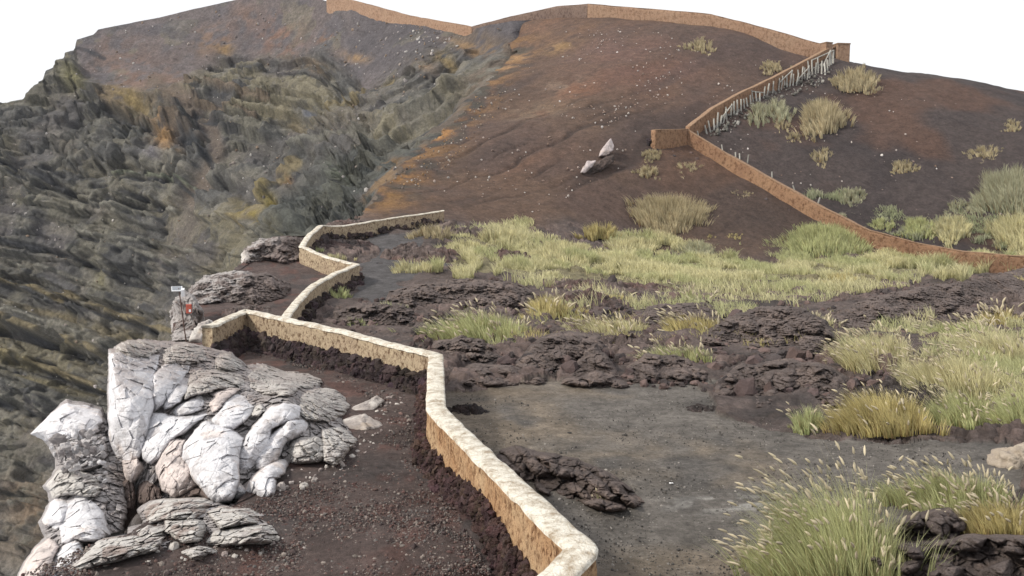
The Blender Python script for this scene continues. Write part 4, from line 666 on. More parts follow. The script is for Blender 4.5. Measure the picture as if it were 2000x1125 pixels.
LM = {
 'brown lava mound with a peaked': ([(1088, 755), (1108, 725), (1142, 684), (1165, 670), (1188, 700), (1218, 733), (1240, 760), (1160, 764)], 9, .45),
 'long broken lava ridge right': ([(1212, 757), (1222, 715), (1260, 693), (1320, 688), (1405, 724), (1388, 747), (1300, 759)], 12, .5),
 'wide lava hump above': ([(985, 722), (1018, 690), (1058, 655), (1110, 646), (1172, 653), (1204, 680), (1182, 694), (1150, 700), (1110, 726), (1050, 731)], 12, .5),
 'low dark lava shelf': ([(870, 757), (878, 728), (930, 707), (1000, 714), (1072, 724), (1090, 752), (1000, 763), (930, 760)], 12, .55),
 'jumbled dark lava behind': ([(832, 692), (848, 665), (900, 653), (962, 668), (990, 702), (940, 715), (880, 708)], 12, .5),
 'high rounded lava': ([(1360, 692), (1372, 650), (1420, 620), (1480, 598), (1560, 600), (1614, 624), (1645, 665), (1622, 703), (1540, 708), (1450, 693)], 22, .45),
 'layered lava outcrop': ([(1385, 793), (1398, 745), (1450, 710), (1540, 700), (1624, 713), (1672, 745), (1655, 803), (1560, 790), (1480, 803), (1420, 783)], 26, .5),
 'dark slanting lava rib': ([(958, 905), (972, 876), (1010, 868), (1060, 882), (1130, 892), (1200, 926), (1280, 985), (1265, 1006), (1180, 1003), (1110, 988), (1040, 963), (988, 933)], 24, .6),
 'broad brown lava ridge': ([(1600, 645), (1640, 600), (1720, 577), (1800, 560), (1900, 545), (2000, 522), (2090, 517), (2090, 645), (1980, 655), (1900, 630), (1800, 645), (1700, 655)], 46, .5),
 'near lava shelf in': ([(1650, 1150), (1690, 1080), (1760, 1055), (1850, 1050), (1900, 1040), (1960, 1042), (2070, 1050), (2070, 1160), (1850, 1170)], 30, .5),
 'lava knob crowned': ([(1690, 1090), (1715, 1040), (1775, 1000), (1850, 985), (1905, 1020), (1870, 1065), (1780, 1085)], 14, .4),
 'long jagged lava band': ([(742, 600), (760, 570), (830, 553), (900, 545), (990, 548), (1060, 570), (1040, 600), (960, 612), (860, 606), (790, 618)], 34, .5),
 'dark lava rise along': ([(640, 640), (650, 605), (700, 592), (780, 590), (832, 612), (820, 640), (740, 648)], 16, .5),
 'dark lava band between': ([(1228, 640), (1240, 605), (1300, 592), (1380, 590), (1425, 615), (1410, 640), (1320, 648)], 16, .5),
 'brown and grey crumbling ledge': ([(472, 522), (475, 488), (508, 465), (560, 459), (612, 468), (606, 508), (560, 518), (528, 516)], 14, .45),
 'brown ledge rocks on': ([(364, 602), (368, 566), (398, 540), (460, 529), (522, 534), (578, 556), (562, 584), (500, 602), (430, 596)], 22, .5),
}
for i, (lb, x0, y0, x1, y1, hf, bf, kw) in enumerate(OUT):
    k = [q for q in LM if lb.startswith(q)]
    if k: hl3, nb3, ln3 = LM[k[0]]; lava_mass(lb, hl3, nb3, 700 + i, ln3, 'ledge' if 'ledge' in lb else 'lava', tiltx=.45 if 'rib' in lb else .08, hs=1.0 if hl3[0][1] > 700 else 1.5)
    else: outcrop(lb, x0, y0, x1, y1, hf, bf, seed=20 + i * 17, **kw)
for i, (pl, d, kd, lb) in enumerate([([(474, 520), (474, 490), (492, 484), (505, 500), (500, 522)], 45, 'crumbly', 'small whitened rock at the crater edge below the wall bend'),
                          ([(372, 668), (385, 632), (404, 625), (420, 650), (415, 672)], 26.5, 'crumbly', 'grey white rock squeezed against the end of the pitted wall')]):
    outline_rock('boulder', lb, pl, d, .7, kd, tilt=1, amp=.05, seed=300 + i, grow=1.0)

lava_mass('white stained rock buttress directly behind the instrument pole', [(336, 668), (333, 610), (342, 580), (362, 566), (382, 580), (396, 610), (404, 640), (402, 670)], 9, 811, .35, 'ledge')
# ------------------------------------------------------------------ loose stones
def stones(name, label, P, size, cols, sub=1, seed=0, cat='stones', sink=.25):
    r0 = np.random.default_rng(seed); iv, Fi = ico(sub); n = len(P); m = len(iv); sc = (size[:, None] * r0.uniform(.6, 1.2, (n, 3)))[:, None, :]
    jig = r0.uniform(.7, 1.25, (n, m, 1)); a = r0.uniform(0, 6.28, n); ca, sa = np.cos(a)[:, None], np.sin(a)[:, None]
    V = iv[None] * jig * sc; x = V[..., 0] * ca - V[..., 1] * sa; y = V[..., 0] * sa + V[..., 1] * ca; V = np.stack([x, y, V[..., 2]], -1) + P[:, None]; V[..., 2] += (size * (1 - 2 * sink) * .7)[:, None]
    Fc = (Fi[None] + (np.arange(n) * m)[:, None, None]).reshape(-1, 3); o = np_obj(name, V.reshape(-1, 3), Fc, M_ROCK, col=np.repeat(cols, m, 0), smooth=False); return tag(o, label, cat, kind='stuff')
def px_scatter(poly, n, seed):
    poly = np.array(poly, float); r0 = np.random.default_rng(seed); lo, hi = poly.min(0), poly.max(0); Q = r0.uniform(lo, hi, (n * 3, 2)); return Q[inpoly(Q, poly)][:n]
def pal(n, cs, seed, jit=.25):
    r0 = np.random.default_rng(seed); cs = np.array(cs); return cs[r0.integers(0, len(cs), n)] * r0.uniform(1 - jit, 1 + jit, (n, 1))
q = px_scatter([(40, 1125), (160, 1070), (300, 1030), (470, 985), (560, 960), (720, 880), (830, 780), (840, 900), (960, 1125)], 17000, 1); P = hit(q[:, 0], q[:, 1]); s = np.random.default_rng(2).gamma(2.2, .0035, len(P)) + .004
q2 = px_scatter([(470, 690), (560, 690), (700, 745), (835, 785), (830, 830), (740, 830), (745, 790), (600, 720)], 2600, 41); P = np.vstack([P, hit(q2[:, 0], q2[:, 1])]); s = np.r_[s, np.random.default_rng(42).gamma(2., .006, len(q2)) + .006]
stones('cinder_gravel', 'fine dark red cinder gravel covering the ledge left of the wall', P, s, pal(len(P), [(.10, .06, .055), (.13, .085, .075), (.06, .045, .045), (.07, .052, .05), (.22, .19, .17), (.12, .11, .105), (.16, .13, .12)], 3), seed=4)
q = px_scatter([(1180, 1125), (1000, 930), (880, 840), (890, 770), (1380, 760), (1560, 850), (1980, 880), (1600, 1000), (1450, 1125)], 7000, 5); P = hit(q[:, 0], q[:, 1]); s = np.random.default_rng(6).gamma(2., .003, len(P)) + .004
stones('path_gravel', 'fine grey gravel strewn over the dark path', P, s, pal(len(P), [(.10, .095, .09), (.15, .135, .12), (.06, .056, .054), (.075, .07, .066), (.28, .26, .24)], 7), seed=8)
h1 = px_scatter([(1150, 50), (1330, 70), (1340, 190), (1200, 250), (1090, 230)], 260, 9); h2 = px_scatter([(1010, 110), (1150, 40), (1560, 100), (1330, 240), (1180, 350), (1040, 420), (760, 400)], 300, 10); h3 = px_scatter([(1360, 260), (1620, 140), (1990, 230), (1990, 480), (1700, 440)], 200, 11); h4 = px_scatter([(740, 380), (860, 260), (1000, 120), (1060, 130), (900, 300), (800, 390)], 330, 12)
q = np.vstack([h1, h2, h3, h4]); P = hit(q[:, 0], q[:, 1]); s = np.clip(np.random.default_rng(13).gamma(1.5, .032, len(P)) + .035, 0, .13)
cc = pal(len(P), [(.42, .38, .35), (.34, .28, .25), (.24, .18, .15), (.5, .47, .45), (.20, .14, .11)], 14); cc[-len(h4):] = pal(len(h4), [(.30, .19, .10), (.22, .17, .13), (.32, .27, .22), (.12, .10, .09)], 15)
stones('slope_stones', 'pale loose stones strewn over the brown cone', P, s, cc, seed=16)
r0 = np.random.default_rng(17); vis = np.where((CRT > .35) & (CRX > 0) & (CRX < 900) & (CRY > 20) & (CRY < 520))[0]; i = r0.choice(vis, 520); s = r0.gamma(1.4, .08, 520) + .06
j = r0.choice(np.where((CRX > 0) & (CRX < 700) & (CRY > 150) & (CRY < 800))[0], 260); P = np.vstack([CRP[i], CRP[j]]); s = np.clip(np.r_[s, r0.gamma(1.3, .06, 260) + .06], 0, .32)
stones('crater_stones', 'pale stones scattered on the grey scree of the crater wall', P, s, pal(len(P), [(.32, .29, .28), (.22, .19, .17), (.42, .40, .38), (.2, .15, .11), (.14, .125, .12)], 18), seed=19)
q = px_scatter([(1385, 268), (1398, 240), (1500, 175), (1600, 125), (1625, 135), (1605, 165), (1540, 190), (1480, 215), (1420, 262)], 420, 20); P = hit(q[:, 0], q[:, 1]); s = np.random.default_rng(21).gamma(1.6, .05, len(P)) + .04
stones('stair_rubble', 'grey rubble of the ruined steps beside the stair wall', P, s, pal(len(P), [(.20, .19, .175), (.26, .25, .23), (.14, .135, .12), (.10, .095, .085)], 22), seed=23)
q = np.vstack([px_scatter([(640, 640), (900, 700), (1100, 740), (1700, 800), (1990, 640), (1990, 540), (1000, 540), (700, 590)], 2600, 24), px_scatter([(1270, 292), (1350, 290), (1500, 385), (1600, 450), (1560, 440), (1400, 340)], 160, 25)]); P = hit(q[:, 0], q[:, 1]); s = np.random.default_rng(26).gamma(1.6, .035, len(P)) + .03
stones('lava_rubble', 'loose dark lava stones between the outcrops of the plain', P, s, pal(len(P), [(.085, .062, .06), (.06, .05, .05), (.12, .085, .078)], 27), seed=28, sub=2)
for k, (x, y, s) in enumerate([(1021, 928, .05), (1311, 945, .035)]):
    p = hit1(x, y); v = np.array([(-1, -.5, 0), (.2, -.7, .25), (1, -.3, 0), (.8, .5, .2), (0, .6, .05), (-.8, .5, .3)]) * s + p + [0, 0, .012]; v = np.vstack([v, v - [0, 0, .003]])
    o = np_obj('paper_scrap', v, np.array([(0, 1, 5), (1, 4, 5), (1, 2, 3), (1, 3, 4), (11, 7, 6), (11, 10, 7), (9, 8, 7), (10, 9, 7)]), flat_mat('white_paper', (.8, .8, .8)), smooth=False, origin=p); tag(o, ['white paper scrap on the dark lava rib by the wall', 'tiny white paper scrap lying on the middle of the gravel path'][k], 'litter')

q = np.vstack([px_scatter(zp([(1180, 740), (1260, 620), (1450, 600), (1600, 420), (1660, 300), (1750, 300), (1720, 420), (1560, 600), (1350, 700)]), 150, 31), px_scatter(zp([(560, 1040), (760, 940), (1300, 900), (1330, 960), (900, 1030)]), 50, 32)]); P = hit(q[:, 0], q[:, 1]); s = np.random.default_rng(33).gamma(1.6, .010, len(P)) + .01
stones('crust_rubble', 'pale crumbs of bleached rock spilled on the cinders round the white boulders', P, s, pal(len(P), [(.5, .47, .44), (.38, .34, .32), (.26, .22, .21)], 34), seed=35, sub=2)
q = px_scatter(zp([(210, 480), (440, 420), (480, 640), (470, 760), (300, 720), (230, 620)]), 90, 36); P = U(q[:, 0], q[:, 1], 13.6 + .4 * np.random.default_rng(37).random(len(q))); s = np.random.default_rng(38).gamma(2.0, .014, len(P)) + .015
stones('cliff_rubble', 'knobbly grey white rubble cemented to the rocks at the left edge', P, s, pal(len(P), [(.5, .49, .5), (.36, .34, .34), (.25, .23, .23)], 39), seed=40, sub=2)
# ------------------------------------------------------------------ fence, pillar and instrument pole
def beam(a, b, r, r2=None, seed=0, sides=7, seg=6):
    a = np.array(a, float); b = np.array(b, float); t = (b - a) / np.linalg.norm(b - a); x = np.cross(t, (0.2, .9, .3)); x /= np.linalg.norm(x); y = np.cross(t, x); V = []
    for k in range(seg):
        f = k / (seg - 1); rr = r * (1 - f) + (r2 or r) * f
        for s in range(sides): an = 6.2832 * s / sides; V.append(a + (b - a) * f + (x * math.cos(an) + y * math.sin(an)) * rr)
    V = np.array(V); V = V + fbm(V * 3 + seed, 2, seed)[:, None] * .25 * r * x; Fq = []
    for k in range(seg - 1):
        for s in range(sides): Fq.append((k * sides + s, k * sides + (s + 1) % sides, (k + 1) * sides + (s + 1) % sides, (k + 1) * sides + s))
    V = np.vstack([V, a, b]); m = len(V) - 2
    for s in range(sides): Fq.append((m, (s + 1) % sides, s, m)); Fq.append((m + 1, (seg - 1) * sides + s, (seg - 1) * sides + (s + 1) % sides, m + 1))
    Fq = np.array(Fq); T = [(q[0], q[1], q[2]) for q in Fq] + [(q[0], q[2], q[3]) for q in Fq if q[3] != q[0]]
    return V, np.array(T)
def fence(label, posts, hp, rails, lean, seed, rad):
    r0 = np.random.default_rng(seed); b0 = hit1(*posts[0]); root = tag(empty('wooden_fence', b0), label, 'fence'); tops = []
    for k, (x, y) in enumerate(posts):
        b = hit1(x, y); d = b[1]; h = hp * d / F * r0.uniform(.75, 1.25); a = r0.normal(0, lean, 2); t = b + np.array([h * a[0], h * a[1] * .5, h]); V, Fq = beam(b - [0, 0, .3], t, rad * r0.uniform(.8, 1.2), rad * .8, seed + k); tops.append(t)
        np_obj('post', V, Fq, M_WOOD, root, col=np.tile(np.array((.40, .39, .355)) * r0.uniform(.75, 1.2), (len(V), 1)), smooth=False)
    for k, (i, j, f, g) in enumerate(rails):
        bi, bj = hit1(*posts[i]), hit1(*posts[j]); a = bi + (tops[i] - bi) * f; b = bj + (tops[j] - bj) * g
        V, Fq = beam(a, b, rad * .75, rad * .65, seed + 70 + k); np_obj('rail', V, Fq, M_WOOD, root, col=np.tile((.33, .32, .29), (len(V), 1)), smooth=False)
    return root
zf = [(455, 655), (487, 632), (515, 605), (548, 575), (582, 560), (618, 540), (652, 525), (682, 500), (710, 500), (742, 470), (800, 438), (828, 420), (855, 412), (888, 408), (915, 380), (942, 378), (967, 352), (995, 345), (1030, 355), (1050, 312), (1068, 300)]
zf2 = [tuple((1 - f) * np.array(zf[int(t)]) + f * np.array(zf[min(int(t) + 1, len(zf) - 1)])) for t in np.arange(0, 20.5, .5) for f in (t - int(t),)]
fence('broken grey wooden handrail of leaning posts along the stair wall', [(1200 + x / 2.5, y / 2.5) for x, y in zf2], 22, [(32, 40, .95, .95), (20, 24, .6, .95), (14, 17, .9, .5), (4, 7, .6, .9), (27, 30, .2, .8), (35, 38, .3, .9)], .13, 3, .10)
zg = [(415, 655), (532, 722), (592, 756), (612, 765), (648, 782), (770, 850), (892, 925), (988, 978)]
fence('row of short weathered stakes behind the red brown hillside wall', [(1200 + x / 2.5, y / 2.5 + 8) for x, y in zg], 15, [], .25, 8, .08)
def rbox(c, s, rot=0., bev=.02, tilt=0.):
    bm = bmesh.new(); bmesh.ops.create_cube(bm, size=1); bmesh.ops.scale(bm, vec=s, verts=bm.verts); bmesh.ops.bevel(bm, geom=bm.edges[:], offset=bev, segments=2, affect='EDGES', profile=.6)
    bmesh.ops.triangulate(bm, faces=bm.faces[:]); V = np.array([v.co[:] for v in bm.verts]); Fq = np.array([[v.index for v in f.verts] for f in bm.faces]); bm.free()
    ct, st = math.cos(tilt), math.sin(tilt); V = np.c_[V[:, 0], V[:, 1] * ct - V[:, 2] * st, V[:, 1] * st + V[:, 2] * ct]; cr, sr = math.cos(rot), math.sin(rot); V = np.c_[V[:, 0] * cr - V[:, 1] * sr, V[:, 0] * sr + V[:, 1] * cr, V[:, 2]]; return V + np.array(c), Fq
pb = U(1642, 121, 105.5); pr = tag(empty('stone_pillar', pb), 'square brown masonry pillar at the head of the stairs on the skyline', 'pillar')
V, Fq = rbox(pb + [0, 0, .75], (1.65, 1.2, 2.6), .15, .05); np_obj('shaft', V, Fq, M_WALL_RIDGE, pr, smooth=False)
V, Fq = rbox(pb + [0, 0, 2.09], (1.75, 1.3, .16), .15, .04); np_obj('coping', V, Fq, M_CAP_HILL, pr, smooth=False)
pb = U(1614, 98, 105.2); pr = tag(empty('stone_pillar', pb), 'short dark masonry stub closing the ridge wall beside the stair gap', 'pillar')
V, Fq = rbox(pb + [0, 0, -.1], (1.0, 1.0, 1.7), .4, .05); np_obj('shaft', V, Fq, M_WALL_RIDGE, pr, smooth=False)
V, Fq = rbox(pb + [0, 0, .83], (1.08, 1.08, .14), .4, .04); np_obj('coping', V, Fq, M_CAP_HILL, pr, smooth=False)
b = U(366, 666, 24.6); t = U(349, 563, 24.6); pr = tag(empty('instrument_pole', b), 'thin dark pole with tilted white panel and red box at the crater edge', 'monitoring pole')
MR = flat_mat('rusty_steel', (.10, .06, .05), .6); MW = flat_mat('white_plastic', (.75, .77, .8), .35); MRED = flat_mat('red_paint', (.42, .10, .07), .5); MPV = flat_mat('dark_cell', (.25, .27, .3), .3)
V, Fq = beam(b - [0, 0, .4], t, .019, .015, 4, 8); np_obj('pole', V, Fq, MR, pr)
V, Fq = rbox(t + [-.06, .02, -.02], (.30, .22, .03), .4, .006, .55); pv = np_obj('solar_panel', V, Fq, MW, pr, smooth=False)
V, Fq = rbox(t + [-.065, .012, -.002], (.25, .17, .012), .4, .003, .55); np_obj('cell_sheet', V, Fq, MPV, None, smooth=False).parent = pv
bpy.data.objects['cell_sheet'].location = tuple(-np.array(pr.location) - np.array(pv.location))
V, Fq = rbox(t + [.13, -.02, -.12], (.09, .16, .22), .2, .01, .3); np_obj('sensor_head', V, Fq, MW, pr, smooth=False)
V, Fq = rbox(U(369, 603, 24.55), (.15, .12, .27), .2, .015); bx = np_obj('equipment_box', V, Fq, MRED, pr, smooth=False)
V, Fq = rbox(U(371, 607, 24.46), (.06, .012, .08), .2, .004); o = np_obj('label_plate', V, Fq, MW, None, smooth=False); o.parent = bx; o.location = tuple(-np.array(pr.location) - np.array(bx.location))

# ------------------------------------------------------------------ grass
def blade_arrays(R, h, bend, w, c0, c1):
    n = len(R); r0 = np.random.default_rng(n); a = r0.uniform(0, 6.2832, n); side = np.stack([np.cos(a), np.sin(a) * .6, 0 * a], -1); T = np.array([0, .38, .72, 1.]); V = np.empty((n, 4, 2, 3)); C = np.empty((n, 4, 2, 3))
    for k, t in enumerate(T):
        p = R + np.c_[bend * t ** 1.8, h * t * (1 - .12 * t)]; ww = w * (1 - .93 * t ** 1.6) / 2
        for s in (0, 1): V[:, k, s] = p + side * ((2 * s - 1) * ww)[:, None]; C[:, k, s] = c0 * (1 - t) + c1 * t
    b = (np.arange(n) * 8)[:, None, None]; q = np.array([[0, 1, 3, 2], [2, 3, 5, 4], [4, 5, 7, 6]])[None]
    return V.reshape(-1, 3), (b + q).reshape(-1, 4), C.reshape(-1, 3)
def heads_arrays(P, D, L, r, col):
    n = len(P); x = np.cross(D, (0.1, 1, .2)); x /= np.linalg.norm(x, axis=1)[:, None]; y = np.cross(D, x); prof = [(0, .25), (.2, 1), (.55, .9), (.85, .5), (1, .08)]; S = 6; V = np.empty((n, 5, S, 3)); r0 = np.random.default_rng(n)
    for k, (t, f) in enumerate(prof):
        cen = P + D * (L * t)[:, None]; cen[:, 2] -= L * t * t * .25
        for s in range(S): an = 6.2832 * s / S; V[:, k, s] = cen + (x * math.cos(an) + y * math.sin(an)) * (r * f * r0.uniform(.75, 1.25, n))[:, None]
    q = np.array([(k * S + s, k * S + (s + 1) % S, (k + 1) * S + (s + 1) % S, (k + 1) * S + s) for k in range(4) for s in range(S)])
    return V.reshape(-1, 3), ((np.arange(n) * 5 * S)[:, None, None] + q[None]).reshape(-1, 4), np.repeat(col, 5 * S, 0)
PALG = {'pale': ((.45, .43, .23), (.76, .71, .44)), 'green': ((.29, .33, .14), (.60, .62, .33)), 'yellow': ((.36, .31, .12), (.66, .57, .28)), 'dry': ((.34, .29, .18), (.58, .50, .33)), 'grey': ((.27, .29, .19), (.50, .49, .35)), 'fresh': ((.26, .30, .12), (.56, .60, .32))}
def roots(px, py):
    return hit(px, py)
def tuft(label, x0, y0, x1, y1, style, hill=0, heads=0, dens=1., wind=-.12, seed=0, name='grass_clump', cat='grass clump', spread=.35, hf=1.):
    r0 = np.random.default_rng(seed + int(x0 * 7 + y0)); w, h = x1 - x0, y1 - y0; n = int(np.clip(w * h / 7 * dens * (1.5 if hill else 1), 260, 9000)); a = r0.uniform(0, 6.2832, n); q = np.sqrt(r0.uniform(0, 1, n)); q *= 1 + .25 * np.sin(a * 3 + seed) * q
    cx = (x0 + x1) / 2
    if hill: cy = (y0 + y1) / 2 + .14 * h; ry = .34 * h; hh = .55 * h
    else: ry = .17 * h; cy = y1 - ry; hh = .82 * h
    k = max(int(n / 14), 12); ka = r0.integers(0, k, n)                       # blades stand in bunches
    ca = r0.uniform(0, 6.2832, k); cq = np.sqrt(r0.uniform(0, 1, k)) * np.where(r0.random(k) < .16, 1.35, 1.); cq *= 1 + .24 * np.sin(ca * 3 + seed) + .12 * np.sin(ca * 5 + seed * 2)
    jx = r0.normal(0, .05, n); jy = r0.normal(0, .05, n); ux = np.cos(ca)[ka] * cq[ka] + jx; uy = np.sin(ca)[ka] * cq[ka] + jy
    P = roots(cx + ux * w * .42, cy + uy * ry); d = P[:, 1]; dm = np.median(d); ok = np.abs(d - dm) < max(3.5, .2 * dm); P = P[ok]; ux, uy, d, ka = ux[ok], uy[ok], d[ok], ka[ok]; n = len(P); P[:, 2] -= .03
    H0 = hh * dm / F * hf; kh = r0.uniform(.42, 1.12, k)[ka]; rr = np.clip(np.hypot(ux, uy), 0, 1.1); L = H0 * (1 - .45 * rr ** 2) * kh * r0.uniform(.6, 1.05, n)
    bend = np.c_[ux * spread + wind + r0.normal(0, .16, n), uy * spread * .6 + r0.normal(0, .16, n)] * (L * 1.0)[:, None]
    bw = np.maximum(.0055 + .004 * r0.random(n), dm / 845 * .85)
    c0, c1 = map(np.array, PALG[style]); kt = r0.uniform(.75, 1.2, k)[ka]; tt = (kt * r0.uniform(.82, 1.15, n))[:, None]; yl = r0.random((n, 1)) * .6; br = (r0.random((n, 1)) < .26) * .75; tt = tt * (1 - .25 * br); C1 = c1 * (1 - yl * .35) + np.array((.50, .44, .24)) * yl * .35; org = np.array([np.median(P[:, 0]), dm, np.median(P[:, 2])])
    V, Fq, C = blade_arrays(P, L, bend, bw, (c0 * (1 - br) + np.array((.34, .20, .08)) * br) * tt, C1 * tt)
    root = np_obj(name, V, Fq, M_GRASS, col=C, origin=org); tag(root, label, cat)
    if heads:
        i = r0.choice(n, min(heads, n), replace=False); Lh = L[i] * r0.uniform(1.0, 1.32, len(i)); bh = np.c_[ux[i] * spread + wind * 1.1 + r0.normal(0, .12, len(i)), r0.normal(0, .12, len(i))] * Lh[:, None]
        V, Fq, C = blade_arrays(P[i], Lh, bh, np.full(len(i), max(.004, dm / 845 * .45)), np.tile(c0, (len(i), 1)), np.tile((.5, .44, .28), (len(i), 1)))
        tip = P[i] + np.c_[bh, Lh * .88]; D = np.c_[bh * 1.8, Lh * .76]; D /= np.linalg.norm(D, axis=1)[:, None]; big = max(.016, dm / 845 * .9)
        V2, F2, C2 = heads_arrays(tip, D, r0.uniform(.10, .19, len(i)) * max(1, dm / 16), np.full(len(i), big) * r0.uniform(.8, 1.2, len(i)), np.tile((.64, .57, .42), (len(i), 1)) * r0.uniform(.8, 1.1, (len(i), 1)))
        V, Fq, C = merge([(V, Fq, C), (V2, F2, C2)]); o = np_obj('seed_heads', V, Fq, M_GRASS, col=C, origin=org); o.parent = root; o.location = (0, 0, 0); o['kind'] = 'stuff'
    return root
